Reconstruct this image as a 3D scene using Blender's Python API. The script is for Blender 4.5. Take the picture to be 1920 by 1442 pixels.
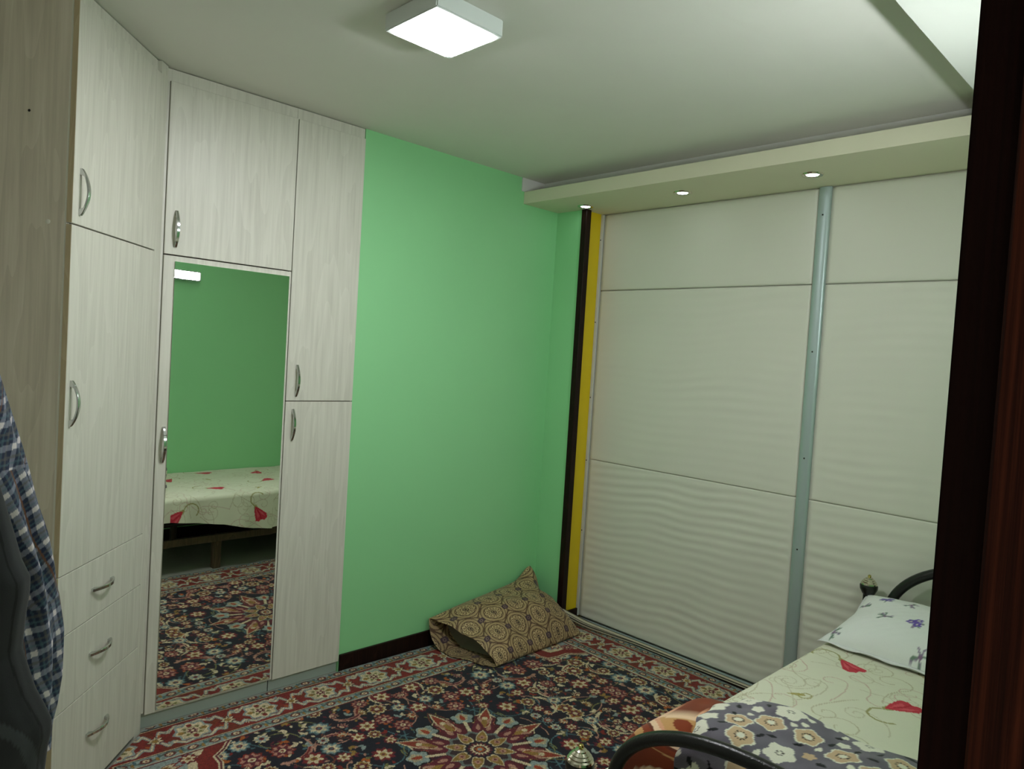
import bpy, bmesh, math, random
import numpy as np
from mathutils import Vector, Matrix

for o in list(bpy.data.objects):
    bpy.data.objects.remove(o)
scene = bpy.context.scene
C = scene.collection
R = math.radians

# ------------------------------------------------------------------ camera
# x runs along the green back wall, y runs away from the doorway, z is up
YAW, PITCH, ROLL, FPX = R(45.56), R(-2.1105), R(3.498), 1350.2
fw = Vector((math.cos(PITCH)*math.cos(YAW), math.cos(PITCH)*math.sin(YAW), math.sin(PITCH)))
rt0 = Vector((math.sin(YAW), -math.cos(YAW), 0))
up0 = rt0.cross(fw)
rt = rt0*math.cos(ROLL) + up0*math.sin(ROLL)
up = -rt0*math.sin(ROLL) + up0*math.cos(ROLL)
cam = bpy.data.cameras.new('camera')
cam.sensor_fit = 'HORIZONTAL'; cam.sensor_width = 36.0
cam.lens = FPX/1920*36.0
cam.clip_start = 0.02
camo = bpy.data.objects.new('camera', cam)
C.objects.link(camo)
m = Matrix((rt, up, -fw)).transposed().to_4x4()
m.translation = Vector((0, 0, 1.6))
camo.matrix_world = m
scene.camera = camo

# ------------------------------------------------------------------ world: dim light of the hallway behind the doorway
w = bpy.data.worlds.new('world'); scene.world = w
w.use_nodes = True
bg = w.node_tree.nodes['Background']
bg.inputs[0].default_value = (1.0, 0.86, 0.66, 1)
bg.inputs[1].default_value = 0.5
TUBE_STRENGTH = 134.0
LAMP_STRENGTH = 97.0
SPOT_STRENGTH = 14.0
scene.view_settings.view_transform = 'Standard'
scene.view_settings.look = 'None'
scene.view_settings.gamma = 1.0
scene.view_settings.use_curve_mapping = False
scene.view_settings.exposure = 0.0

# ------------------------------------------------------------------ helpers
def lin(c):
    return tuple(((v/255.0)/12.92 if v <= 10 else (((v/255.0)+0.055)/1.055)**2.4) for v in c)
def linA(a):
    a = np.clip(a, 0, 255)/255.0
    return np.where(a <= 0.04045, a/12.92, ((a+0.055)/1.055)**2.4)

MATS = {}
def newmat(name):
    m_ = bpy.data.materials.new(name); m_.use_nodes = True
    nt = m_.node_tree
    b = nt.nodes['Principled BSDF']
    MATS[name] = m_
    return m_, nt, b
def link(nt, a, b): nt.links.new(a, b)
def node(nt, t, **kw):
    n = nt.nodes.new(t)
    for k, v in kw.items(): setattr(n, k, v)
    return n
def plain(name, col, rough=0.5, metal=0.0, noise=0.06, nscale=6.0, bump=0.0, bscale=200.0, spec=0.5):
    """colour with a faint mottling of its own and optional fine relief"""
    m_, nt, b = newmat(name)
    b.inputs['Roughness'].default_value = rough
    b.inputs['Metallic'].default_value = metal
    b.inputs['Specular IOR Level'].default_value = spec
    l = lin(col)
    tc = node(nt, 'ShaderNodeTexCoord')
    n = node(nt, 'ShaderNodeTexNoise'); n.inputs['Scale'].default_value = nscale; n.inputs['Detail'].default_value = 4
    link(nt, tc.outputs['Object'], n.inputs['Vector'])
    mx = node(nt, 'ShaderNodeMix', data_type='RGBA')
    mx.inputs[6].default_value = (*[v*(1-noise) for v in l], 1)
    mx.inputs[7].default_value = (*[min(1, v*(1+noise)) for v in l], 1)
    link(nt, n.outputs['Fac'], mx.inputs[0])
    link(nt, mx.outputs[2], b.inputs['Base Color'])
    if bump:
        n2 = node(nt, 'ShaderNodeTexNoise'); n2.inputs['Scale'].default_value = bscale; n2.inputs['Detail'].default_value = 3
        link(nt, tc.outputs['Object'], n2.inputs['Vector'])
        bp = node(nt, 'ShaderNodeBump'); bp.inputs['Strength'].default_value = bump; bp.inputs['Distance'].default_value = 0.002
        link(nt, n2.outputs['Fac'], bp.inputs['Height']); link(nt, bp.outputs[0], b.inputs['Normal'])
    return m_
def wood(name, c1, c2, c3, rough=0.42, ring=9.0, streak=70.0, stretch=0.05, bump=0.05, ringamt=0.55):
    """vertical grain (along local z): fine streaks plus stretched cathedral rings"""
    m_, nt, b = newmat(name)
    b.inputs['Roughness'].default_value = rough
    tc = node(nt, 'ShaderNodeTexCoord'); oi = node(nt, 'ShaderNodeObjectInfo')
    add = node(nt, 'ShaderNodeVectorMath', operation='ADD')
    sc = node(nt, 'ShaderNodeVectorMath', operation='SCALE'); sc.inputs['Scale'].default_value = 37.0
    cb = node(nt, 'ShaderNodeCombineXYZ')
    for i in range(3): link(nt, oi.outputs['Random'], cb.inputs[i])
    link(nt, cb.outputs[0], sc.inputs[0])
    link(nt, tc.outputs['Object'], add.inputs[0]); link(nt, sc.outputs[0], add.inputs[1])
    mp = node(nt, 'ShaderNodeMapping'); mp.inputs['Scale'].default_value = (1, 1, stretch)
    link(nt, add.outputs[0], mp.inputs['Vector'])
    n1 = node(nt, 'ShaderNodeTexNoise'); n1.inputs['Scale'].default_value = streak; n1.inputs['Detail'].default_value = 5; n1.inputs['Roughness'].default_value = 0.65
    link(nt, mp.outputs[0], n1.inputs['Vector'])
    mp2 = node(nt, 'ShaderNodeMapping'); mp2.inputs['Scale'].default_value = (1, 1, stretch*3.2)
    link(nt, add.outputs[0], mp2.inputs['Vector'])
    n2 = node(nt, 'ShaderNodeTexNoise'); n2.inputs['Scale'].default_value = 7.0; n2.inputs['Detail'].default_value = 2.0
    link(nt, mp2.outputs[0], n2.inputs['Vector'])
    mu = node(nt, 'ShaderNodeMath', operation='MULTIPLY'); mu.inputs[1].default_value = ring*2
    link(nt, n2.outputs['Fac'], mu.inputs[0])
    pp = node(nt, 'ShaderNodeMath', operation='FRACT'); link(nt, mu.outputs[0], pp.inputs[0])
    pw = node(nt, 'ShaderNodeMath', operation='POWER'); pw.inputs[1].default_value = 2.2; link(nt, pp.outputs[0], pw.inputs[0])
    m1 = node(nt, 'ShaderNodeMix', data_type='FLOAT'); m1.inputs[0].default_value = ringamt
    link(nt, n1.outputs['Fac'], m1.inputs[2])
    ad = node(nt, 'ShaderNodeMath', operation='MULTIPLY'); link(nt, pw.outputs[0], ad.inputs[0]); link(nt, n1.outputs['Fac'], ad.inputs[1])
    link(nt, ad.outputs[0], m1.inputs[3])
    rp = node(nt, 'ShaderNodeValToRGB')
    e = rp.color_ramp.elements
    e[0].position = 0.18; e[0].color = (*lin(c1), 1)
    e[1].position = 0.68; e[1].color = (*lin(c3), 1)
    k = e.new(0.42); k.color = (*lin(c2), 1)
    link(nt, m1.outputs[0], rp.inputs[0]); link(nt, rp.outputs[0], b.inputs['Base Color'])
    if bump:
        bp = node(nt, 'ShaderNodeBump'); bp.inputs['Strength'].default_value = bump; bp.inputs['Distance'].default_value = 0.001
        link(nt, m1.outputs[0], bp.inputs['Height']); link(nt, bp.outputs[0], b.inputs['Normal'])
    return m_
def printed(name, rough=0.9, sheen=0.0, bump=0.2, bscale=500.0, bdist=0.001, spec=0.2):
    """woven or printed cloth: pattern from the mesh colour attribute, weave from noise relief"""
    m_, nt, b = newmat(name)
    b.inputs['Roughness'].default_value = rough
    b.inputs['Specular IOR Level'].default_value = spec
    b.inputs['Sheen Weight'].default_value = sheen
    at = node(nt, 'ShaderNodeAttribute'); at.attribute_name = 'Col'
    tc = node(nt, 'ShaderNodeTexCoord')
    n = node(nt, 'ShaderNodeTexNoise'); n.inputs['Scale'].default_value = bscale; n.inputs['Detail'].default_value = 2
    link(nt, tc.outputs['Object'], n.inputs['Vector'])
    mr = node(nt, 'ShaderNodeMapRange'); mr.inputs[3].default_value = 0.86; mr.inputs[4].default_value = 1.12
    link(nt, n.outputs['Fac'], mr.inputs[0])
    mx = node(nt, 'ShaderNodeVectorMath', operation='SCALE')
    link(nt, at.outputs['Color'], mx.inputs[0]); link(nt, mr.outputs[0], mx.inputs['Scale'])
    link(nt, mx.outputs[0], b.inputs['Base Color'])
    if bump:
        bp = node(nt, 'ShaderNodeBump'); bp.inputs['Strength'].default_value = bump; bp.inputs['Distance'].default_value = bdist
        link(nt, n.outputs['Fac'], bp.inputs['Height']); link(nt, bp.outputs[0], b.inputs['Normal'])
    return m_
def emit(name, col, strength):
    m_, nt, b = newmat(name)
    b.inputs['Base Color'].default_value = (0.8, 0.8, 0.8, 1)
    b.inputs['Emission Color'].default_value = (*col, 1)
    b.inputs['Emission Strength'].default_value = strength
    return m_

plain('ceiling_paint', (226, 226, 216), 0.85, noise=0.02, bump=0.05, bscale=60)
plain('cream_paint', (222, 219, 192), 0.8, noise=0.03, nscale=3, bump=0.05, bscale=80)
plain('green_paint', (150, 219, 156), 0.38, noise=0.03, nscale=2.5, bump=0.10, bscale=70)
plain('yellow_paint', (226, 196, 8), 0.45, noise=0.05, bump=0.05, bscale=60)
plain('ledge_paint', (198, 202, 192), 0.8, noise=0.02)
plain('white_plaster', (225, 225, 220), 0.8, noise=0.02)
plain('floor_tile', (150, 150, 140), 0.35, noise=0.08, nscale=9)
plain('gap_shade_dark', (52, 44, 34), 0.8)  # dark colour standing in for the shade in the door gaps
wood('pale_wood', (198, 196, 183), (213, 211, 198), (221, 219, 207), bump=0.02, ringamt=0.30, ring=5.0, stretch=0.035)
wood('pale_wood_edge', (176, 158, 124), (186, 168, 134), (192, 176, 142), bump=0.02)
wood('browner_wood', (188, 177, 157), (206, 195, 174), (216, 206, 187), bump=0.02, ringamt=0.32, ring=5.0, stretch=0.035)  # pale wood in a slightly browner tone
wood('dark_trim', (26, 14, 11), (36, 20, 15), (46, 26, 19), rough=0.4, bump=0.08)
wood('mahogany', (20, 7, 4), (48, 18, 10), (84, 40, 24), rough=0.65, streak=260, stretch=0.012, bump=0.25, ringamt=0.08)
wood('mahogany_dark', (16, 4, 3), (25, 7, 5), (34, 11, 8), rough=0.8, streak=260, stretch=0.012, bump=0.15, ringamt=0.08)
wood('bed_timber', (74, 58, 42), (92, 74, 54), (104, 86, 64), rough=0.6)
plain('chrome', (200, 202, 200), 0.12, metal=1.0, noise=0.02)
plain('gilt', (196, 176, 110), 0.2, metal=1.0, noise=0.05)
plain('silver_ring', (205, 200, 180), 0.16, metal=1.0, noise=0.02)
plain('aluminium', (176, 192, 190), 0.38, metal=0.35, noise=0.02)
plain('ivory_rail', (208, 208, 202), 0.35, noise=0.02)
plain('foam_white', (222, 221, 206), 0.62, noise=0.02, nscale=4, bump=0.05, bscale=300)
plain('black_tube', (16, 17, 15), 0.28, noise=0.1, bump=0.35, bscale=220)
plain('screw_grey', (70, 66, 58), 0.4, metal=0.6)
plain('lamp_body', (222, 228, 224), 0.4, noise=0.01)
plain('plinth_pale', (196, 206, 200), 0.4, noise=0.05)
plain('lining_grey', (120, 116, 98), 0.85, noise=0.08)
plain('mattress_cloth', (190, 185, 170), 0.9)
plain('hinge_hole', (30, 26, 22), 0.8)
plain('cap_white', (216, 212, 196), 0.5)
plain('tape_grey', (96, 96, 92), 0.5)
mm, nt, b = newmat('mirror_glass')
b.inputs['Base Color'].default_value = (0.80, 0.84, 0.79, 1); b.inputs['Metallic'].default_value = 1.0; b.inputs['Roughness'].default_value = 0.0
n_ = node(nt, 'ShaderNodeTexNoise'); n_.inputs['Scale'].default_value = 3
r_ = node(nt, 'ShaderNodeMapRange'); r_.inputs[3].default_value = 0.0; r_.inputs[4].default_value = 0.015
link(nt, n_.outputs['Fac'], r_.inputs[0]); link(nt, r_.outputs[0], b.inputs['Roughness'])
emit('lamp_diffuser', (0.99, 1.0, 1.03), LAMP_STRENGTH)
emit('tube_glow', (0.96, 1.0, 1.03), TUBE_STRENGTH)
emit('spot_glow', (0.86, 0.95, 1.0), SPOT_STRENGTH)
printed('rug_wool', 0.95, 0.1, 0.6, 420, 0.003)
printed('cotton_sheet', 0.85, 0.05, 0.25, 900, 0.0006)
printed('fleece_violet', 0.9, 0.2, 0.4, 600, 0.0015)
printed('fleece_rust', 0.85, 0.15, 0.3, 600, 0.0015)
printed('jacquard', 0.6, 0.1, 0.25, 900, 0.0006, 0.35)
printed('pillow_cotton', 0.85, 0.05, 0.2, 900, 0.0006)
printed('plaid_cotton', 0.9, 0.1, 0.3, 1100, 0.0006)
printed('denim_black', 0.9, 0.15, 0.4, 1300, 0.0006)
printed('striped_cloth', 0.9, 0.1, 0.3, 900, 0.0008)
M = MATS
for k_ in ('mahogany', 'mahogany_dark', 'dark_trim'): M[k_].node_tree.nodes['Principled BSDF'].inputs['Specular IOR Level'].default_value = 0.15

def setp(o, label=None, cat=None, group=None, kind=None):
    if label: o['label'] = label
    if cat: o['category'] = cat
    if group: o['group'] = group
    if kind: o['kind'] = kind
    return o
def empty(name, loc=(0, 0, 0), rz=0.0):
    o = bpy.data.objects.new(name, None); o.empty_display_size = 0.05
    C.objects.link(o); o.location = loc; o.rotation_euler = (0, 0, rz)
    return o
def meshobj(name, me, mat, parent=None, loc=None, rot=None):
    o = bpy.data.objects.new(name, me); C.objects.link(o)
    if mat: me.materials.append(M[mat])
    if parent: o.parent = parent
    if loc: o.location = loc
    if rot: o.rotation_euler = rot
    return o
def fin(name, bm, mat, parent=None, loc=None, rot=None, smooth=30, recalc=True):
    me = bpy.data.meshes.new(name)
    if recalc: bmesh.ops.recalc_face_normals(bm, faces=bm.faces[:])
    bm.to_mesh(me); bm.free()
    if smooth:
        me.shade_smooth(); me.set_sharp_from_angle(angle=R(smooth))
    return meshobj(name, me, mat, parent, loc, rot)
def bxm(bm, x0, x1, y0, y1, z0, z1):
    v = [bm.verts.new(p) for p in ((x0, y0, z0), (x1, y0, z0), (x1, y1, z0), (x0, y1, z0), (x0, y0, z1), (x1, y0, z1), (x1, y1, z1), (x0, y1, z1))]
    for f in ((0, 3, 2, 1), (4, 5, 6, 7), (0, 1, 5, 4), (1, 2, 6, 5), (2, 3, 7, 6), (3, 0, 4, 7)):
        bm.faces.new([v[i] for i in f])
def box(name, x0, x1, y0, y1, z0, z1, mat, parent=None, bev=0.0, seg=1):
    """box with its own origin at its lower centre"""
    cx, cy = (x0+x1)/2, (y0+y1)/2
    bm = bmesh.new(); bxm(bm, x0-cx, x1-cx, y0-cy, y1-cy, 0, z1-z0)
    if bev: bmesh.ops.bevel(bm, geom=bm.edges[:], offset=bev, segments=seg, affect='EDGES', profile=0.6)
    return fin(name, bm, mat, parent, (cx, cy, z0))
def prism(name, pts, z0, z1, mat, parent=None, bev=0.0):
    bm = bmesh.new()
    a = [bm.verts.new((x, y, z0)) for x, y in pts]; b_ = [bm.verts.new((x, y, z1)) for x, y in pts]
    bm.faces.new(a[::-1]); bm.faces.new(b_)
    n = len(pts)
    for i in range(n): bm.faces.new((a[i], a[(i+1) % n], b_[(i+1) % n], b_[i]))
    if bev: bmesh.ops.bevel(bm, geom=bm.edges[:], offset=bev, segments=1, affect='EDGES')
    return fin(name, bm, mat, parent)
def lathe(name, prof, mat, parent=None, loc=None, seg=24, rot=None):
    bm = bmesh.new(); rings = []
    for r, z in prof:
        if r < 1e-6: rings.append([bm.verts.new((0, 0, z))])
        else: rings.append([bm.verts.new((r*math.cos(2*math.pi*i/seg), r*math.sin(2*math.pi*i/seg), z)) for i in range(seg)])
    for a, b_ in zip(rings, rings[1:]):
        for i in range(seg):
            j = (i+1) % seg
            q = [a[i % len(a)], a[j % len(a)], b_[j % len(b_)], b_[i % len(b_)]]
            u = []
            for t in q:
                if t not in u: u.append(t)
            if len(u) > 2: bm.faces.new(u)
    if len(rings[0]) > 1: bm.faces.new(rings[0][::-1])
    if len(rings[-1]) > 1: bm.faces.new(rings[-1])
    return fin(name, bm, mat, parent, loc, rot, smooth=40)
def tube(name, pts, rad, mat, parent=None, seg=14, cap=True):
    bm = bmesh.new(); P = [Vector(p) for p in pts]; rings = []
    prev = None
    for i, p in enumerate(P):
        t = (P[min(i+1, len(P)-1)] - P[max(i-1, 0)]).normalized()
        if prev is None:
            a = Vector((0, 0, 1)) if abs(t.z) < 0.9 else Vector((1, 0, 0))
            n = t.cross(a).normalized()
        else:
            n = (prev - t*prev.dot(t)).normalized()
        prev = n; b_ = t.cross(n)
        r = rad[i] if hasattr(rad, '__len__') else rad
        rings.append([bm.verts.new(p + n*(r*math.cos(2*math.pi*k/seg)) + b_*(r*math.sin(2*math.pi*k/seg))) for k in range(seg)])
    for a, b_ in zip(rings, rings[1:]):
        for k in range(seg): bm.faces.new((a[k], a[(k+1) % seg], b_[(k+1) % seg], b_[k]))
    if cap: bm.faces.new(rings[0][::-1]); bm.faces.new(rings[-1])
    return fin(name, bm, mat, parent, smooth=50)
def gridmesh(name, XYZ, mat, col=None, parent=None, mask=None, closeu=False, closev=False, flip=False):
    """XYZ: (nv, nu, 3) points; col: (nv, nu, 3) colours 0..255; mask: (nv-1, nu-1) keep"""
    nv, nu = XYZ.shape[:2]
    idx = np.arange(nv*nu).reshape(nv, nu)
    if closeu: idx = np.concatenate([idx, idx[:, :1]], 1)
    if closev: idx = np.concatenate([idx, idx[:1]], 0)
    q = np.stack([idx[:-1, :-1], idx[:-1, 1:], idx[1:, 1:], idx[1:, :-1]], -1)
    if flip: q = q[..., ::-1]
    q = q[mask] if mask is not None else q.reshape(-1, 4)
    q = q.reshape(-1, 4)
    pts = XYZ.reshape(-1, 3)
    cc = col.reshape(-1, 3) if col is not None else None
    if mask is not None:
        used = np.unique(q); mp = -np.ones(len(pts), int); mp[used] = np.arange(len(used))
        q = mp[q]; pts = pts[used]
        if cc is not None: cc = cc[used]
    me = bpy.data.meshes.new(name)
    me.vertices.add(len(pts)); me.vertices.foreach_set('co', np.ascontiguousarray(pts, dtype=np.float32).ravel())
    me.loops.add(q.size); me.loops.foreach_set('vertex_index', np.ascontiguousarray(q, dtype=np.int32).ravel())
    me.polygons.add(len(q)); me.polygons.foreach_set('loop_start', np.arange(0, q.size, 4, dtype=np.int32))
    me.update(calc_edges=True); me.validate()
    if cc is not None:
        at = me.attributes.new('Col', 'FLOAT_COLOR', 'POINT')
        ca = np.ones((len(pts), 4), np.float32); ca[:, :3] = linA(cc)
        at.data.foreach_set('color', ca.ravel())
    me.shade_smooth()
    return meshobj(name, me, mat, parent)

class Paint:
    """pattern of a cloth, one cell per mesh vertex; coordinates in metres"""
    def __init__(s, x0, y0, nx, ny, res, base):
        s.x0, s.y0, s.res = x0, y0, res
        s.xs = x0 + np.arange(nx)*res; s.ys = y0 + np.arange(ny)*res
        s.a = np.empty((ny, nx, 3)); s.a[:] = base
    def win(s, x0, x1, y0, y1):
        i0 = max(0, int((x0-s.x0)/s.res)); i1 = min(len(s.xs), int((x1-s.x0)/s.res)+2)
        j0 = max(0, int((y0-s.y0)/s.res)); j1 = min(len(s.ys), int((y1-s.y0)/s.res)+2)
        if i0 >= i1 or j0 >= j1: return None
        X, Y = np.meshgrid(s.xs[i0:i1], s.ys[j0:j1])
        return s.a[j0:j1, i0:i1], X, Y
    def blob(s, c, r, col, n=0, amp=0.0, rot=0.0, asp=1.0, noise=0.0, hollow=0.0):
        k = r*(1+abs(amp))*max(1, asp)*1.15
        w_ = s.win(c[0]-k, c[0]+k, c[1]-k, c[1]+k)
        if not w_: return
        a, X, Y = w_
        dx, dy = X-c[0], Y-c[1]
        ca, sa = math.cos(rot), math.sin(rot)
        u, v = (dx*ca+dy*sa)/asp, (-dx*sa+dy*ca)
        d = np.hypot(u, v); th = np.arctan2(v, u)
        rr = r*(1+amp*np.cos(n*th)) if n else r
        if noise: rr = rr*(1+noise*np.sin(3*th+c[0]*91)+noise*0.6*np.sin(5*th+c[1]*57))
        mk = d < rr
        if hollow: mk &= d > rr*hollow
        a[mk] = col
    def leaf(s, c, ang, L, Wd, col, bend=0.0):
        w_ = s.win(c[0]-L, c[0]+L, c[1]-L, c[1]+L)
        if not w_: return
        a, X, Y = w_
        dx, dy = X-c[0], Y-c[1]; ca, sa = math.cos(ang), math.sin(ang)
        u = (dx*ca+dy*sa)/L; v = (-dx*sa+dy*ca)/Wd - bend*(u*(1-u))*4
        mk = (u > 0) & (u < 1) & (np.abs(v) < 2.2*np.sqrt(np.clip(u, 0, 1))*(1-u))
        a[mk] = col
    def stroke(s, pts, wd, col):
        for i in range(len(pts)-1):
            p, q = pts[i], pts[i+1]
            k = wd[i] if hasattr(wd, '__len__') else wd
            w_ = s.win(min(p[0], q[0])-k, max(p[0], q[0])+k, min(p[1], q[1])-k, max(p[1], q[1])+k)
            if not w_: continue
            a, X, Y = w_
            ex, ey = q[0]-p[0], q[1]-p[1]; l2 = ex*ex+ey*ey+1e-12
            t = np.clip(((X-p[0])*ex+(Y-p[1])*ey)/l2, 0, 1)
            mk = np.hypot(X-p[0]-t*ex, Y-p[1]-t*ey) < k*0.5
            a[mk] = col
    def poly(s, pts, col):
        xs = [p[0] for p in pts]; ys = [p[1] for p in pts]
        w_ = s.win(min(xs), max(xs), min(ys), max(ys))
        if not w_: return
        a, X, Y = w_
        ins = np.zeros(X.shape, bool); n = len(pts)
        for i in range(n):
            x1, y1 = pts[i]; x2, y2 = pts[(i+1) % n]
            c_ = ((y1 > Y) != (y2 > Y)) & (X < (x2-x1)*(Y-y1)/((y2-y1) if abs(y2-y1) > 1e-9 else 1e-9)+x1)
            ins ^= c_
        a[ins] = col
def arc(c, r, a0, a1, n=14, shrink=0.0):
    return [(c[0]+r*(1-shrink*i/n)*math.cos(a0+(a1-a0)*i/n), c[1]+r*(1-shrink*i/n)*math.sin(a0+(a1-a0)*i/n)) for i in range(n+1)]
def vnoise(X, Y, seed=0):
    """cheap smooth noise from summed sines"""
    rs = np.random.RandomState(seed); o = np.zeros_like(X)
    for k in range(7):
        f = 1.3**k; ax, ay, ph = rs.uniform(-1, 1), rs.uniform(-1, 1), rs.uniform(0, 6.28)
        o += np.sin((X*ax+Y*ay)*f*2+ph)/f**0.5
    return o/3.0

# ------------------------------------------------------------------ setting
H = 2.655           # ceiling height
YA = 3.04           # green back wall
XB = 3.285          # green face beside the sliding wardrobe
YF = 0.14           # wall with the doorway and the bed
XL = -0.36          # left wall
box('floor', -0.9, 4.2, -1.6, 3.75, -0.08, 0.0, 'floor_tile')['kind'] = 'structure'
box('ceiling', XL-0.1, 4.2, YF-0.15, 3.75, H, H+0.1, 'ceiling_paint')['kind'] = 'structure'
box('wall_back', 1.897, 4.2, YA, 3.75, 0, H, 'green_paint')['kind'] = 'structure'
box('wall_behind_cabinets', XL-0.1, 1.897, 3.66, 3.75, 0, H, 'white_plaster')['kind'] = 'structure'
box('wall_left', XL-0.1, XL, YF, 3.66, 0, H, 'white_plaster')['kind'] = 'structure'
box('wall_right', XB, 4.2, 2.836, YA, 0, H, 'green_paint')['kind'] = 'structure'
box('wall_niche', 4.1, 4.2, YF, 2.836, 0, H, 'white_plaster')['kind'] = 'structure'
DX0, DX1 = -0.30, 0.55        # doorway
bm = bmesh.new()
bxm(bm, DX1+0.03, 4.2, YF-0.15, YF, 0, H); bxm(bm, XL-0.1, DX0-0.03, YF-0.15, YF, 0, H); bxm(bm, DX0-0.03, DX1+0.03, YF-0.15, YF, 2.1, H)
fin('wall_front', bm, 'green_paint', smooth=0)['kind'] = 'structure'
# dark wooden door frame round the doorway the photograph is taken from
t = empty('door_1', (DX1, YF-0.1, 0)); t['kind'] = 'structure'
def sub(o, parent):
    o.parent = parent; o.matrix_parent_inverse = parent.matrix_basis.inverted(); return o
sub(box('jamb', DX1, DX1+0.03, YF-0.028, YF+0.0, 0, 2.1, 'mahogany_dark'), t)
sub(box('jamb', DX1-0.012, DX1+0.03, YF-0.17, YF-0.0285, 0, 2.1, 'mahogany', bev=0.002), t)
sub(box('jamb', DX0-0.03, DX0, YF-0.15, YF, 0, 2.1, 'mahogany'), t)
sub(box('head', DX0-0.03, DX1+0.03, YF-0.15, YF, 2.07, 2.1, 'mahogany'), t)
sub(box('casing', DX1+0.012, DX1+0.09, YF, YF+0.004, 0, 2.1, 'mahogany_dark'), t)

# ceiling trays (lowered soffits with an open gap above)
bm = bmesh.new()
prof = [(3.6, 2.505), (2.985, 2.505), (2.985, 2.575), (3.15, 2.575), (3.15, H), (3.6, H)]
def extr(bm, prof, a, b_, axis):
    def P(p, t): return (p[0], t, p[1]) if axis == 'y' else (t, p[0], p[1])
    v0 = [bm.verts.new(P(p, a)) for p in prof]; v1 = [bm.verts.new(P(p, b_)) for p in prof]
    bm.faces.new(v0); bm.faces.new(v1[::-1])
    for i in range(len(prof)):
        j = (i+1) % len(prof); bm.faces.new((v0[i], v0[j], v1[j], v1[i]))
extr(bm, prof, YF, YA-0.001, 'y')
fin('trim_1', bm, 'cream_paint', smooth=0)['kind'] = 'structure'
bm = bmesh.new()
prof = [(YF, 2.505), (0.65, 2.505), (0.65, 2.575), (0.49, 2.575), (0.49, H), (YF, H)]
extr(bm, prof, XL, 2.984, 'x')
fin('trim_2', bm, 'ledge_paint', smooth=0)['kind'] = 'structure'
box('trim_6', 3.1465, 3.1495, YF+0.01, YA-0.002, 2.5755, H-0.0005, 'white_plaster')['kind'] = 'structure'
box('trim_3', 2.962, 3.148, YA-0.006, YA-0.0005, 2.576, H-0.001, 'white_plaster')['kind'] = 'structure'   # white end of the gap
# dark corner post, yellow reveal
box('trim_4', XB-0.014, XB+0.03, 2.794, 2.834, 0, 2.504, 'dark_trim', bev=0.002)['kind'] = 'structure'
box('trim_5', XB+0.03, 3.60, 2.826, 2.836, 0, 2.505, 'yellow_paint')['kind'] = 'structure'
# skirting boards
box('baseboard_back', 1.90, XB, YA-0.013, YA, 0, 0.088, 'dark_trim', bev=0.002)['kind'] = 'structure'
box('baseboard_front', DX1+0.1, 3.45, YF, YF+0.013, 0, 0.088, 'dark_trim', bev=0.002)['kind'] = 'structure'
box('baseboard_right', XB-0.013, XB, 2.836, YA-0.013, 0, 0.088, 'dark_trim', bev=0.002)['kind'] = 'structure'
box('baseboard_niche', XB+0.03, 3.462, 2.812, 2.826, 0, 0.075, 'dark_trim', bev=0.002)['kind'] = 'structure'

# ------------------------------------------------------------------ ceiling lamp, wall tube, downlights
t = empty('ceiling_lamp', (1.41, 1.84, H))
setp(t, 'square white surface-mounted lamp glowing in the middle of the ceiling', 'lamp')
bm = bmesh.new(); bxm(bm, -0.132, 0.132, -0.132, 0.132, -0.055, 0)
bmesh.ops.bevel(bm, geom=bm.edges[:], offset=0.004, segments=2, affect='EDGES')
fin('housing', bm, 'lamp_body', t)
bm = bmesh.new(); bxm(bm, -0.117, 0.117, -0.117, 0.117, -0.0595, -0.0545)
bmesh.ops.bevel(bm, geom=[e for e in bm.edges if abs(e.verts[0].co.z-e.verts[1].co.z) > 0.003], offset=0.014, segments=4, affect='EDGES')
fin('diffuser', bm, 'lamp_diffuser', t)
lathe('screw', [(0.0, 0), (0.003, 0.0005), (0.003, 0.001), (0, 0.0012)], 'screw_grey', t, (0.1325, -0.03, -0.025), 10, (0, R(90), 0))

t = empty('wall_light', (1.91, YF, 2.09))
setp(t, 'glowing white batten lamp high on the green wall, seen in the wardrobe mirror', 'lamp')
box('backplate', -0.30, 0.30, 0.0, 0.012, -0.034, 0.034, 'lamp_body', t, 0.002)
box('diffuser', -0.295, 0.295, 0.013, 0.040, -0.028, 0.028, 'tube_glow', t, 0.004, 2)
for z in (-0.036, 0.030): box('edge_rail', -0.30, 0.30, 0.012, 0.052, z, z+0.005, 'screw_grey', t)
box('end_cap', 0.2955, 0.302, 0.012, 0.052, -0.030, 0.029, 'lamp_body', t); box('end_cap', -0.302, -0.2955, 0.012, 0.052, -0.030, 0.029, 'lamp_body', t)

for i, (x, y, lab) in enumerate(((3.214, 2.758, 'small round downlight in the ceiling ledge above the yellow strip'),
                                 (3.211, 2.105, 'middle of the three small round downlights in the ceiling ledge'),
                                 (3.211, 1.432, 'small round downlight in the ledge above the grey wardrobe divider'))):
    t = empty('downlight', (x, y, 2.505)); setp(t, lab, 'downlight', 'downlights in the ceiling ledge')
    lathe('ring', [(0.030, -0.001), (0.034, -0.006), (0.044, -0.005), (0.048, 0.0), (0.030, 0.0)], 'silver_ring', t, seg=28)
    lathe('bulb', [(0.0, -0.007), (0.016, -0.0065), (0.026, -0.004), (0.029, -0.0005), (0, -0.0004)], 'spot_glow', t, seg=24)

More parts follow.
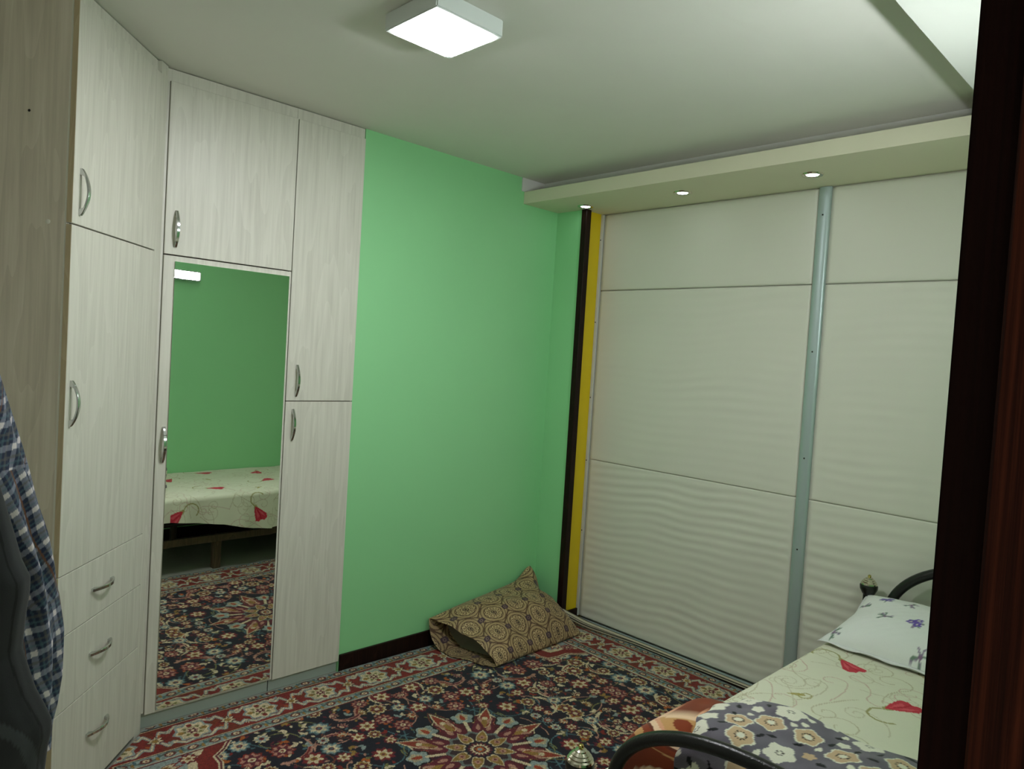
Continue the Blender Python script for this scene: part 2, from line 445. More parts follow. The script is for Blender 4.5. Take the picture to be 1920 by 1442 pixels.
# ------------------------------------------------------------------ fitted cupboards
def handle_mesh():
    bm = bmesh.new(); n = 30; L = 0.0725; rings = []
    for i in range(n+1):
        s = -1+2*i/n
        o = 0.0065 + 0.0240*max(0.0, math.cos(math.pi*s/2))**0.85
        inn = 0.0 if abs(s) > 0.72 else max(0.0, o-0.0065)
        wd = 0.0052 + 0.0012*math.cos(math.pi*s/2); bv = 0.0016
        x_ = [(-wd, inn), (wd, inn), (wd, o-bv), (wd-bv, o), (-wd+bv, o), (-wd, o-bv)]
        rings.append([bm.verts.new((a, -b_, s*L)) for a, b_ in x_])
    for a, b_ in zip(rings, rings[1:]):
        for k in range(6): bm.faces.new((a[k], a[(k+1) % 6], b_[(k+1) % 6], b_[k]))
    bm.faces.new(rings[0][::-1]); bm.faces.new(rings[-1])
    bmesh.ops.recalc_face_normals(bm, faces=bm.faces[:])
    me = bpy.data.meshes.new('handle'); bm.to_mesh(me); bm.free()
    me.shade_smooth(); me.set_sharp_from_angle(angle=R(35)); me.materials.append(M['chrome'])
    return me
HM = handle_mesh()
def handle(door, x, z, horiz=False):
    """x, z of its centre in the cabinet frame; the door's own origin is taken off"""
    o = bpy.data.objects.new('handle', HM); C.objects.link(o); o.parent = door
    o.location = (x-door.location.x, -TH/2, z-door.location.z)
    if horiz: o.rotation_euler = (0, R(90), 0)
    o['label'] = 'chrome bow handle'
    return o
TH = 0.018
def door(t, name, x0, x1, z0, z1, mat='pale_wood'):
    return box(name, x0, x1, 0, TH, z0, z1, mat, t, 0.0012)

YD = 3.02   # front plane of the doors on the back wall
t = empty('mirror_wardrobe', (0, YD, 0))
setp(t, 'pale wooden wardrobe with a tall mirror on its lower door', 'wardrobe')
box('carcass', 0.990, 1.5415, TH+0.003, 0.60, 0.075, 2.651, 'pale_wood', t)
box('gap_shade', 1.0, 1.5405, TH+0.0008, TH+0.0026, 0.08, 2.64, 'gap_shade_dark', t)  # dark sheet behind the doors, shade of the gaps as colour
d1 = door(t, 'door', 0.9985, 1.5395, 1.9285, 2.601); handle(d1, 1.039, 2.030)
d2 = door(t, 'mirror_door', 0.9985, 1.5395, 0.068, 1.9235); handle(d2, 1.024, 1.168)
d2['label'] = 'door carrying a tall mirror'
bm = bmesh.new()
mx0, mx1, mz0, mz1, bv = 1.040, 1.5285, 0.080, 1.902, 0.024
o_ = [(mx0, -0.00530, mz0), (mx1, -0.00530, mz0), (mx1, -0.00530, mz1), (mx0, -0.00530, mz1)]
i_ = [(mx0+bv, -0.0055, mz0+bv), (mx1-bv, -0.0055, mz0+bv), (mx1-bv, -0.0055, mz1-bv), (mx0+bv, -0.0055, mz1-bv)]
bk = [(x, -0.0002, z) for x, y, z in o_]
vo = [bm.verts.new(p) for p in o_]; vi = [bm.verts.new(p) for p in i_]; vb = [bm.verts.new(p) for p in bk]
bm.faces.new(vi); bm.faces.new(vb[::-1])
for k in range(4):
    j = (k+1) % 4
    bm.faces.new((vo[k], vo[j], vi[j], vi[k])); bm.faces.new((vb[k], vb[j], vo[j], vo[k]))
mo = fin('mirror', bm, 'mirror_glass', d2, smooth=0); mo.location = (-d2.location.x, -TH/2, -d2.location.z)
mo['label'] = 'tall mirror with bevelled edges'
box('fascia', 0.972, 1.5415, TH-0.001, TH+0.002, 2.6045, 2.651, 'pale_wood', t)
box('filler', 0.981, 0.9965, 0.008, 0.02, 0.075, 2.603, 'pale_wood', t)
box('plinth', 0.985, 1.538, 0.035, 0.05, 0.0, 0.075, 'plinth_pale', t)

t = empty('narrow_wardrobe', (0, YD, 0))
setp(t, 'narrow pale wooden wardrobe with two doors beside the green wall', 'wardrobe')
box('carcass', 1.5425, 1.894, TH+0.003, 0.60, 0.075, 2.651, 'pale_wood', t)
box('gap_shade', 1.5435, 1.8865, TH+0.0008, TH+0.0026, 0.08, 2.6, 'gap_shade_dark', t)  # painted gap shade behind the narrow doors
d1 = door(t, 'door', 1.5435, 1.8875, 1.3455, 2.601); handle(d1, 1.589, 1.437)
d2 = door(t, 'door', 1.5435, 1.8875, 0.064, 1.3415); handle(d2, 1.579, 1.236)
box('fascia', 1.5425, 1.889, TH-0.001, TH+0.002, 2.6045, 2.651, 'pale_wood', t)
box('plinth', 1.5432, 1.8965, 0.035, 0.05, 0.0, 0.075, 'plinth_pale', t)

# corner cupboard set at an angle
AL = R(48.6)
LO = (0.97, 3.0, 0)
t = empty('corner_cupboard', LO, AL)
setp(t, 'angled corner cupboard with two tall doors and three drawers', 'cupboard')
u0, u1 = -0.601, -0.033
box('filler', u1+0.004, 0.0245, 0.002, TH+0.004, 0.0, 2.651, 'pale_wood', t)
box('gap_shade', u0+0.004, u1+0.002, TH+0.0008, TH+0.0026, 0.03, 2.64, 'gap_shade_dark', t)  # painted gap shade behind the angled doors and drawers
d1 = door(t, 'door', u0, u1, 1.9315, 2.603); handle(d1, -0.5625, 2.033)
d2 = door(t, 'door', u0, u1, 0.828, 1.927); handle(d2, -0.575, 1.373)
for z0, z1, hz in ((0.626, 0.8255, 0.723), (0.378, 0.6235, 0.499), (0.018, 0.3755, 0.217)):
    dd = door(t, 'drawer', u0, u1, z0, z1); handle(dd, -0.329, hz, True)
box('fascia', u0, u1+0.03, TH-0.001, TH+0.003, 2.606, 2.651, 'pale_wood', t)
dvec = Vector((math.cos(AL), math.sin(AL))); nvec = Vector((-dvec.y, dvec.x))
def LW(u, v): p = Vector(LO[:2]) + dvec*u + nvec*v; return (p.x, p.y)
# the cupboard's end panel stands square to its doors and faces the doorway
tl = (XL+0.03-LW(u0, 0)[0])/nvec.x
def tolocal(p):
    q = Vector(p) - Vector(LO[:2]); return (q.dot(dvec), q.dot(nvec))
pts = [(u0+0.0175, TH+0.004), (0.0185, TH+0.004), tolocal((0.968, 3.045)), tolocal((0.968, 3.64)), tolocal((XL+0.02, 3.64)), (u0+0.0175, tl-0.02)]
prism('carcass', pts, 0.015, 2.651, 'browner_wood', t)
def side(name, v0, v1, th0, mat):
    o = box(name, v0, v1, 0, 0.016, 0.0, 2.651, mat, t)
    o.rotation_euler = (0, 0, R(90)); vc = (v0+v1)/2
    o.location = (u0+0.0082-th0, vc, 0)
    return o
side('end_panel', TH+0.0056, tl-0.01, 0.0, 'browner_wood')
side('edge_banding', TH-0.0005, TH+0.0055, 0.0, 'cap_white')
for nm, v, z, r, mt in (('screw_hole', 0.139, 2.261, 0.0042, 'hinge_hole'), ('cover_cap', 0.072, 1.930, 0.0075, 'cap_white')):
    lathe(nm, [(0, 0.0012), (r*0.8, 0.001), (r, 0.0)], mt, t, (u0+0.0001, v, z), 14, (0, R(-90), 0))
# light brown edges of the doors, towards the end panel
for z0, z1 in ((1.9325, 2.602), (0.829, 1.926), (0.627, 0.8245), (0.379, 0.6225), (0.019, 0.3745)):
    box('door_edging', u0-0.0012, u0-0.0001, 0.001, TH-0.001, z0, z1, 'pale_wood_edge', t)

# ------------------------------------------------------------------ sliding wardrobe front
XS = 3.47
def foam(name, y0, y1, z0, z1, amp, parent, seed, dip=0.004):
    """sheet with horizontal ripples, facing -x"""
    ny, nz = 60, max(12, int((z1-z0)/0.0075))
    Y, Z = np.meshgrid(np.linspace(y1, y0, ny), np.linspace(z0, z1, nz))
    ph = 0.9*vnoise(Y*2.2, Z*1.5, seed)
    env = np.clip(0.65+0.5*vnoise(Y*1.8, Z*5.0, seed+5), 0.25, 1.2)
    e = np.minimum(np.minimum(Y-y0, y1-Y)/0.03, np.minimum(Z-z0, z1-Z)/0.02)
    fall = np.clip(e, 0, 1)
    X = XS - 0.012 - fall*amp*env*np.sin(2*math.pi*(Z+0.03*(Y-y0))/0.052+ph*3.0) - dip*np.clip(e, 0, 1)**0.5
    P = np.stack([X, Y, Z], -1)
    o = gridmesh(name, P, 'foam_white', parent=parent)
    md = o.modifiers.new('thickness', 'SOLIDIFY'); md.thickness = 0.006; md.offset = -1
    return o
for k, (y0, y1, lab) in enumerate(((1.50, 2.805, 'white rippled sliding wardrobe door next to the yellow strip'),
                                   (0.15, 1.440, 'white rippled sliding wardrobe door behind the bed head'))):
    t = empty('sliding_door', (0, 0, 0)); setp(t, lab, 'wardrobe door', 'sliding wardrobe doors')
    box('backing', XS+0.002, XS+0.02, y0, y1, 0.03, 2.505, 'foam_white', t)
    foam('panel', y0, y1, 2.0435, 2.4995, 0.0003, t, 3+k)
    foam('panel', y0, y1, 1.0072, 2.0385, 0.0006, t, 11+k, 0.0015)
    foam('panel', y0, y1, 0.030, 1.0055, 0.0017, t, 23+k, 0.0012)
# aluminium divider with rounded face and the ivory side rail
t = empty('wardrobe_divider', (XS, 1.47, 0)); setp(t, 'grey aluminium upright strip between the two sliding wardrobe doors', 'wardrobe rail')
bm = bmesh.new(); prof = [(0.002, -0.031)]+[(-0.018-0.012*math.cos(math.pi*s/10-math.pi/2), 0.030*-math.cos(math.pi*s/10)) for s in range(11)]+[(0.002, 0.031)]
v0 = [bm.verts.new((p[0], p[1], 0.03)) for p in prof]; v1 = [bm.verts.new((p[0], p[1], 2.503)) for p in prof]
bm.faces.new(v0[::-1]); bm.faces.new(v1)
for i in range(len(prof)):
    j = (i+1) % len(prof); bm.faces.new((v0[i], v0[j], v1[j], v1[i]))
fin('profile', bm, 'aluminium', t, smooth=35)
scr = [(0, 0.0016), (0.0035, 0.0012), (0.0042, 0)]
for z in (2.37, 1.717, 1.203, 0.759): lathe('screw', scr, 'hinge_hole', t, (-0.0305, 0.0, z), 10, (0, R(-90), 0))
t = empty('wardrobe_side_rail', (XS, 2.82, 0)); setp(t, 'thin ivory upright rail beside the yellow strip', 'wardrobe rail')
box('profile', -0.026, 0.0, -0.012, 0.006, 0.03, 2.503, 'ivory_rail', t, 0.003, 2)
for z in (2.349, 1.849, 1.387, 0.999, 0.563): lathe('screw', scr, 'screw_grey', t, (-0.0262, -0.002, z), 10, (0, R(-90), 0))
t = empty('sliding_track', (XS, 1.5, 0)); setp(t, 'low pale double floor track under the sliding wardrobe doors', 'door track')
box('track_base', -0.05, 0.03, -1.35, 1.30, 0.0, 0.012, 'ivory_rail', t, 0.002)
box('track_dark_strip', -0.072, -0.0505, -1.35, 1.30, 0.0, 0.010, 'dark_trim', t)  # dark strip on the floor between rug and track
for x in (-0.048, -0.018): box('track_lip', x, x+0.006, -1.35, 1.30, 0.012, 0.022, 'aluminium', t)

# ------------------------------------------------------------------ rug
NAVY = (27, 25, 38); RED = (122, 36, 30); MAR = (98, 30, 44); CRE = (206, 188, 154); PALE = (138, 150, 146); GOLD = (146, 112, 54)
PINK = (176, 128, 110); TEAL = (74, 104, 112); ORA = (168, 88, 36); PLUM = (58, 26, 44); BLK = (20, 18, 24); OLIV = (120, 116, 70)
HX, HY, RES = 1.42, 0.962, 0.004
nx, ny = int(HX/RES)+1, int(HY/RES)+1
P = Paint(0, 0, nx, ny, RES, NAVY)
rng = random.Random(7)
BI = 0.315    # border width
XX, YY = np.meshgrid(P.xs, P.ys)
# plum tinting of the ground
P.a[vnoise(XX*9, YY*9, 3) > 0.35] = (36, 22, 38)
def rosette(c, r, kind, rot=0.0):
    k = {'red': (MAR, RED, CRE, GOLD), 'gold': (CRE, GOLD, MAR, CRE), 'pale': (TEAL, PALE, CRE, MAR), 'pink': (RED, PINK, MAR, CRE), 'white': (BLK, CRE, PALE, RED), 'ora': (CRE, ORA, GOLD, NAVY)}[kind]
    P.blob(c, r, k[0], 10, 0.12, rot); P.blob(c, r*0.82, k[1], 10, 0.12, rot)
    P.blob(c, r*0.62, k[2], 6, 0.30, rot); P.blob(c, r*0.30, k[3], 0); P.blob(c, r*0.14, k[0])
def palmette(c, r, ang, k=(CRE, RED, GOLD)):
    for q, (s, col) in enumerate(((1.0, k[0]), (0.8, k[1]), (0.5, k[2]))):
        for da in (-0.9, -0.45, 0, 0.45, 0.9): P.leaf((c[0]-0.25*r*math.cos(ang), c[1]-0.25*r*math.sin(ang)), ang+da, r*1.25*s*(1-0.2*abs(da)), r*0.24*s, col)
    P.blob(c, r*0.2, k[0])
def sickle(c, r, a0, a1, col=CRE, inner=MAR):
    pts = arc(c, r, a0, a1, 16); n = len(pts)
    P.stroke(pts, [0.006+0.016*math.sin(math.pi*i/n) for i in range(n)], col)
    P.stroke(arc(c, r*0.97, a0+0.2*(a1-a0), a0+0.8*(a1-a0), 12), [0.003+0.008*math.sin(math.pi*i/12) for i in range(13)], inner)
    for i in range(2, n-2, 3):
        th = a0+(a1-a0)*i/16
        P.leaf(pts[i], th, 0.016, 0.005, col)
def vine(c, n, col):
    a = rng.uniform(0, 6.28); p = list(c); pts = [tuple(p)]; k = rng.uniform(-0.35, 0.35)
    for i in range(n):
        a += k; p[0] += 0.014*math.cos(a); p[1] += 0.014*math.sin(a); pts.append(tuple(p))
    P.stroke(pts, 0.0055, col)
    return pts
FX, FY = HX-BI, HY-BI
for i in range(60): vine((rng.uniform(0, FX), rng.uniform(0, FY)), 14, rng.choice([OLIV, TEAL, (110, 60, 44), PINK]))
# scattered flowers and leaves, spaced out
placed = []
def far(x, y, r): return all(math.hypot(x-a, y-b_) > (r+q)*1.02 for a, b_, q in placed)
fixed = [(0.86, 0.02, 0.045, 'pink'), (0.40, 0.64, 0.03, 'gold'), (0.0, 0.43, 0.044, 'red'), (0.27, 0.42, 0.044, 'red'), (0.33, 0.20, 0.046, 'red'), (0.56, 0.33, 0.046, 'red'), (0.54, 0.03, 0.04, 'gold'), (0.16, 0.52, 0.04, 'gold'),
         (0.44, 0.52, 0.046, 'pale'), (0.75, 0.46, 0.05, 'pink'), (0.78, 0.16, 0.05, 'red'), (0.95, 0.34, 0.044, 'gold'), (0.66, 0.58, 0.036, 'white'), (1.0, 0.08, 0.05, 'pale')]
for x, y, r, k in fixed: placed.append((x, y, r))
for (cx, cy, r, a0, a1) in ((0.44, 0.35, 0.095, 0.3, 2.7), (0.66, 0.20, 0.11, 2.0, 4.6), (0.16, 0.50, 0.10, -0.3, 1.5), (0.85, 0.50, 0.105, 3.4, 5.9), (0.44, 0.12, 0.09, -1.4, 0.9), (0.90, 0.22, 0.12, 0.4, 2.6), (0.62, 0.46, 0.10, 2.8, 5.2), (0.05, 0.60, 0.08, -0.6, 1.6), (0.29, 0.58, 0.07, 3.2, 5.8), (1.04, 0.22, 0.09, 1.8, 4.4)):
    sickle((cx, cy), r, a0, a1, rng.choice([CRE, PINK, CRE]), rng.choice([MAR, RED]))
for x, y, r, k in fixed: rosette((x, y), r, k, rng.uniform(0, 1))
for _ in range(3000):
    x, y = rng.uniform(0, FX), rng.uniform(0, FY); r = rng.choice([0.046, 0.040, 0.034, 0.028, 0.018])
    if math.hypot(x, y) < 0.36 or not far(x, y, r): continue
    placed.append((x, y, r))
    q = rng.random()
    if r > 0.03: rosette((x, y), r, rng.choice(['red', 'pink', 'pale', 'gold', 'red']), rng.uniform(0, 1))
    elif r > 0.02 and q < 0.5: palmette((x, y), r*1.2, rng.uniform(0, 6.28), rng.choice([(CRE, MAR, GOLD), (PALE, RED, CRE), (GOLD, CRE, RED), (PINK, MAR, CRE), (ORA, CRE, MAR)]))
    elif r > 0.02: rosette((x, y), r, rng.choice(['pink', 'white', 'gold', 'red', 'ora']), rng.uniform(0, 1))
    else:
        a = rng.uniform(0, 6.28); col = rng.choice([CRE, PINK, GOLD, PALE, RED, ORA, CRE])
        P.leaf((x, y), a, 0.036, 0.011, col); P.leaf((x, y), a+1.3, 0.026, 0.009, col)
        if q < 0.4: P.leaf((x, y), a-1.2, 0.026, 0.009, rng.choice([TEAL, OLIV, MAR]))
for _ in range(330):
    x, y = rng.uniform(0, FX), rng.uniform(0, FY)
    if math.hypot(x, y) < 0.33: continue
    if tuple(P.a[int(y/RES), int(x/RES)])[0] < 45: P.leaf((x, y), rng.uniform(0, 6.28), 0.022, 0.007, rng.choice([CRE, PINK, MAR, GOLD, TEAL, ORA, RED, MAR, CRE]))
# corner spandrel
sp = [(FX+0.01, FY+0.01), (FX-0.34, FY+0.01)]
for i in range(9):
    th = math.pi/2*i/8
    sp.append((FX-0.31*math.cos(th)*(1+0.10*math.cos(4*th*2)), FY-0.24*math.sin(th)*(1+0.10*math.cos(4*th*2))))
sp.append((FX+0.01, FY-0.26))
P.poly(sp, RED); P.stroke(sp, 0.020, CRE); P.stroke(sp, 0.008, MAR)
P.poly([(FX-(FX-x)*0.72, FY-(FY-y)*0.72) for x, y in sp], CRE)
P.poly([(FX-(FX-x)*0.60, FY-(FY-y)*0.60) for x, y in sp], PALE)
palmette((FX-0.08, FY-0.07), 0.07, 3.8, (RED, CRE, GOLD)); rosette((FX-0.17, FY-0.04), 0.034, 'red'); rosette((FX-0.04, FY-0.14), 0.034, 'pink')
# medallion
c0 = (0, 0)
P.blob(c0, 0.285, CRE, 16, 0.05); P.blob(c0, 0.279, (84, 28, 36), 16, 0.05)
for i in range(16):
    a = math.pi/8*i+0.2; palmette((0.215*math.cos(a), 0.215*math.sin(a)), 0.026, a, ((150, 60, 40), PINK, MAR) if i % 2 else (GOLD, MAR, CRE)); P.leaf((0.16*math.cos(a+0.1), 0.16*math.sin(a+0.1)), a, 0.05, 0.012, PLUM)
for i in range(8):
    a = math.pi/4*i; q = (0.255*math.cos(a+0.393), 0.255*math.sin(a+0.393))
    P.leaf((0.17*math.cos(a), 0.17*math.sin(a)), a, 0.18, 0.036, CRE); P.leaf((0.17*math.cos(a), 0.17*math.sin(a)), a, 0.165, 0.029, (140, 56, 38)); P.leaf((0.20*math.cos(a), 0.20*math.sin(a)), a+0.5, 0.07, 0.016, PINK); P.leaf((0.20*math.cos(a), 0.20*math.sin(a)), a-0.5, 0.07, 0.016, PINK)
    P.leaf((0.17*math.cos(a), 0.17*math.sin(a)), a, 0.10, 0.015, GOLD); P.blob((0.25*math.cos(a), 0.25*math.sin(a)), 0.013, CRE)
    P.blob(q, 0.056, BLK, 5, 0.10, a+0.393, 0.9); P.blob(q, 0.047, PALE, 5, 0.14, a+0.393, 0.9)
    P.blob((q[0]*1.04, q[1]*1.04), 0.027, (176, 160, 130), 5, 0.14, a+0.393); P.leaf((q[0]*0.93, q[1]*0.93), a+0.393, 0.05, 0.014, (150, 60, 36))
    P.stroke([(0.13*math.cos(a+0.393), 0.13*math.sin(a+0.393)), (q[0]*0.86, q[1]*0.86)], 0.016, CRE)
    for s in (-1, 1):
        aa = a+0.393+s*0.26; P.leaf((0.12*math.cos(aa), 0.12*math.sin(aa)), aa, 0.12, 0.03, MAR); P.leaf((0.15*math.cos(aa), 0.15*math.sin(aa)), aa, 0.05, 0.012, PINK)
P.blob(c0, 0.135, (104, 112, 108), 16, 0.06); P.blob(c0, 0.120, (58, 40, 44), 16, 0.06)
for i in range(8):
    a = math.pi/4*i
    P.leaf((0.05*math.cos(a), 0.05*math.sin(a)), a, 0.10, 0.030, CRE); P.leaf((0.055*math.cos(a), 0.055*math.sin(a)), a, 0.088, 0.025, GOLD)
    P.blob((0.093*math.cos(a), 0.093*math.sin(a)), 0.014, PINK, 4, 0.2, a); P.blob((0.093*math.cos(a), 0.093*math.sin(a)), 0.006, MAR)
P.blob(c0, 0.066, CRE); P.blob(c0, 0.062, NAVY, 16, 0.06); P.blob(c0, 0.048, MAR, 16, 0.12); P.blob(c0, 0.036, CRE, 16, 0.12); P.blob(c0, 0.026, PLUM); P.blob(c0, 0.019, ORA, 8, 0.2); P.blob(c0, 0.009, PALE)
# border bands
E = np.minimum(HX-XX, HY-YY); side = (HX-XX) < (HY-YY); T = np.where(side, YY, XX)
bd = E < BI
A_ = P.a
A_[bd] = RED
main = (E > 0.066) & (E < 0.252)
A_[main & (vnoise(XX*14, YY*14, 9) > 0.35)] = (112, 44, 26)
for (e0, e1) in ((0.010, 0.062), (0.256, 0.309)):
    g = (E > e0) & (E < e1); A_[g] = PALE
    ph = T/0.085; fr = ph-np.floor(ph); v = (E-(e0+e1)/2)/((e1-e0)/2)
    A_[g & (np.abs(v-0.55*np.sin(ph*math.pi)) < 0.24)] = (88, 104, 96)
    A_[g & (np.hypot((fr-0.5)/0.26, v/0.62) < 1)] = (96, 40, 38)
    A_[g & (np.hypot((fr-0.5)/0.15, v/0.36) < 1)] = CRE
    A_[g & (np.hypot((fr-0.5)/0.06, v/0.16) < 1)] = RED
    A_[g & (np.hypot((np.mod(fr, 1.0)-0.04)/0.10, (v-0.3)/0.5) < 1)] = GOLD
    A_[g & (np.hypot((fr-0.94)/0.08, (v+0.4)/0.4) < 1)] = TEAL
for e_, w_, col in ((0.004, 0.010, NAVY), (0.064, 0.0045, CRE), (0.254, 0.0045, CRE), (0.2585, 0.003, BLK), (0.311, 0.0055, CRE), (0.060, 0.003, BLK), (0.317, 0.005, MAR)):
    A_[np.abs(E-e_) < w_*0.5+0.0012] = col
def bpos(sd, tt, e): return (HX-e, tt) if sd else (tt, HY-e)
for sd, L in ((False, HX), (True, HY)):
    an = 0 if sd else math.pi/2
    k = 0; tt = 0.0
    while tt < L-0.05:
        if k % 2 == 0:
            c = bpos(sd, tt, 0.159)
            for s in (-1, 1):
                for e_ in (0.215, 0.105):
                    pts = [bpos(sd, tt+s*x_, 0.159+(e_-0.159)*y_) for x_, y_ in ((0.0, 1.15), (0.05, 1.3), (0.085, 0.7), (0.11, 1.1), (0.125, 0.5))]
                    P.stroke(pts, 0.017, PALE); P.stroke(pts, 0.007, CRE)
            P.blob(c, 0.070, PALE, 8, 0.10, 0, 1.0); P.blob(c, 0.060, CRE, 8, 0.12); P.blob(c, 0.036, OLIV, 8, 0.25); P.blob(c, 0.027, CRE); P.blob(c, 0.018, MAR, 6, 0.3); P.blob(c, 0.007, CRE)
            for s in (-1, 1): P.blob(bpos(sd, tt+s*0.045, 0.159), 0.012, GOLD); P.blob(bpos(sd, tt, 0.159+s*0.045), 0.012, RED)
        else:
            c = bpos(sd, tt, 0.159)
            for i in range(7):
                a = 2*math.pi*i/7; P.leaf(c, a, 0.036, 0.011, BLK); P.leaf(c, a, 0.031, 0.009, CRE)
            P.blob(c, 0.012, GOLD)
            for s in (-1, 1):
                q = bpos(sd, tt+s*0.062, 0.159+0.05*(1 if (k//2) % 2 else -1)*s); palmette(q, 0.022, an+(0 if s > 0 else math.pi), (CRE, PALE, TEAL))
                q = bpos(sd, tt+s*0.055, 0.159-0.055*(1 if (k//2) % 2 else -1)*s); P.leaf(q, an+0.7*s, 0.03, 0.010, PALE); P.leaf(q, an-0.8*s, 0.026, 0.009, CRE)
                P.leaf(bpos(sd, tt+s*0.03, 0.159+0.04*s), 1.0*s, 0.024, 0.007, ORA)
        tt += 0.142; k += 1
Q = P.a
full = np.concatenate([np.flip(Q[1:], 0), Q], 0); full = np.concatenate([np.flip(full[:, 1:], 1), full], 1)
xs = np.concatenate([-P.xs[:0:-1], P.xs]); ys = np.concatenate([-P.ys[:0:-1], P.ys])
GX, GY = np.meshgrid(xs, ys)
ro = R(-1.6); RCX, RCY = 1.975, 2.070
WX = RCX + GX*math.cos(ro)-GY*math.sin(ro); WY = RCY + GX*math.sin(ro)+GY*math.cos(ro)
full = full*(1+0.05*vnoise(GX*55, GY*6, 4)[..., None]); full = full*np.random.RandomState(5).uniform(0.80, 1.12, full.shape[:2]+(1,))
Z = 0.011 + 0.0012*vnoise(GX*5, GY*5, 8)
Z[0, :] = Z[-1, :] = 0.0005; Z[:, 0] = Z[:, -1] = 0.0005
# the corner that would run under the angled cupboard is cut off along its front
un = (WX-LO[0])*nvec.x + (WY-LO[1])*nvec.y
keep = un < -0.006
mk = keep[:-1, :-1] & keep[1:, :-1] & keep[:-1, 1:] & keep[1:, 1:]
bk_ = (WY < YA-0.016) & (WX < 3.396); mk &= bk_[1:, 1:] & bk_[:-1, :-1]
rug = gridmesh('rug', np.stack([WX, WY, Z], -1), 'rug_wool', full, mask=mk)
setp(rug, 'dark navy and red oriental rug with floral medallion on the floor', 'rug')

# ------------------------------------------------------------------ bed
BY0, BY1 = 0.17, 1.10
t = empty('bed', (2.4, 0.64, 0)); setp(t, 'black tubular metal bed with silver-topped posts against the wall', 'bed')
def bsub(o): o.parent = t; o.matrix_parent_inverse = t.matrix_basis.inverted(); return o
def finial(x, y, z):
    b_ = bsub(lathe('finial', [(0.012, -0.045), (0.026, -0.034), (0.036, -0.014), (0.0375, 0.0), (0.0345, 0.006), (0, 0.006)], 'black_tube', None, (x, y, z), 28))
    c_ = lathe('finial_cap', [(0.0345, 0.0062), (0.0335, 0.012), (0.029, 0.015), (0.0295, 0.019), (0.0235, 0.023), (0.0238, 0.026), (0.016, 0.031), (0.0155, 0.034), (0.008, 0.038), (0, 0.039)], 'silver_ring', b_, None, 28)
    lathe('finial_tip', [(0.0055, 0.038), (0.0075, 0.042), (0.006, 0.047), (0, 0.050)], 'gilt', b_, None, 16)
for xp, zt, pk, nm in ((1.41, 0.592, 0.797, 'foot'), (3.37, 0.692, 0.86, 'head')):
    for y in (BY1+0.010, BY0):
        bsub(tube('post', [(xp, y, 0.0125 if (nm == 'head' and y > 1) else 0.0), (xp, y, zt-0.04)], 0.021, 'black_tube'))
        finial(xp, y, zt)
    yc = (BY1+BY0)/2; hw = 0.372 if nm == 'foot' else 0.392
    zb = 0.42 if nm == 'foot' else 0.45
    pts = []
    for i in range(41):
        a = math.pi*i/40
        pts.append((xp, yc+hw*math.cos(a)*(abs(math.cos(a))**-0.12 if abs(math.cos(a)) > 1e-3 and nm == 'foot' else 1), 0.58+(pk-0.58)*math.sin(a)**0.9 if nm == 'foot' else 0.58+(pk-0.58)*math.sin(a)))
    pts = [(xp, pts[0][1], zb)] + pts + [(xp, pts[-1][1], zb)]
    bsub(tube('arch', pts, 0.0165 if nm == 'foot' else 0.0205, 'black_tube', seg=16))
    for z in (zb, 0.20): bsub(tube('cross_rail', [(xp, BY0, z), (xp, BY1+0.01, z)], 0.014, 'black_tube'))
    for k in range(1, 6):
        y = BY0+(BY1-BY0)*k/6.0
        bsub(tube('spindle', [(xp, y, 0.2), (xp, y, zb)], 0.008, 'black_tube', seg=10))
for y in (BY0+0.01, BY1-0.05):
    bsub(box('side_rail', 1.43, 3.35, y-0.012, y+0.012, 0.190, 0.238, 'bed_timber'))
    bsub(tube('side_tube', [(1.41, y, 0.345), (3.37, y, 0.345)], 0.016, 'black_tube'))
    for x in (1.75, 2.35, 2.95): bsub(box('strut', x-0.015, x+0.015, y-0.010, y+0.010, 0.238, 0.334, 'black_tube'))
for y in (BY0+0.02, BY1-0.06):
    for x in (2.08, 2.78): bsub(box('leg', x-0.028, x+0.028, y-0.022, y+0.022, 0.0, 0.19, 'bed_timber', None, 0.003))
for k in range(9): bsub(box('slat', 1.50+k*0.22, 1.58+k*0.22, BY0, BY1-0.03, 0.362, 0.390, 'bed_timber'))
bm = bmesh.new(); bxm(bm, 1.445, 3.345, 0.150, 1.108, 0.392, 0.520)
bmesh.ops.bevel(bm, geom=bm.edges[:], offset=0.03, segments=3, affect='EDGES')
setp(fin('mattress', bm, 'mattress_cloth'), 'mattress on the bed hidden under the flowered cream sheet', 'mattress')

# sheet: flat on the mattress, rounded over the edge, hanging down the front
rng = random.Random(21)
res = 0.0042
SX0, SX1 = 1.44, 3.35
arcl = np.arange(0, 1.36, res)               # from the wall outwards, along the cloth
nxs = int((SX1-SX0)/res)+1
U, V = np.meshgrid(SX0+np.arange(nxs)*res, arcl)
hem = np.interp(SX0+np.arange(nxs)*res, [1.44, 1.72, 2.08, 2.30, 2.46, 2.7, 3.0, 3.35], [0.38, 0.378, 0.325, 0.27, 0.25, 0.28, 0.31, 0.30])
flat = 1.105-0.146
rad = 0.028
drop0 = flat+rad*math.pi/2
Vm = V
smax = drop0 + (0.528-rad-hem)[None, :]
frac = np.clip((Vm-drop0)/np.maximum(smax-drop0, 1e-3), 0, None)
Vc = np.minimum(Vm, smax)
a_ = np.clip((Vc-flat)/rad, 0, math.pi/2)
Ys = 0.146 + np.minimum(Vc, flat) + rad*np.sin(a_)
Zs = 0.528 - rad*(1-np.cos(a_)) - np.clip(Vc-drop0, 0, None)
dr = np.clip(Vc-drop0, 0, 0.3)/0.3
Ys = Ys + dr*(0.016*np.sin(U*15+1.2*np.sin(U*4))+0.010*np.sin(U*31+2)) + 0.014*dr
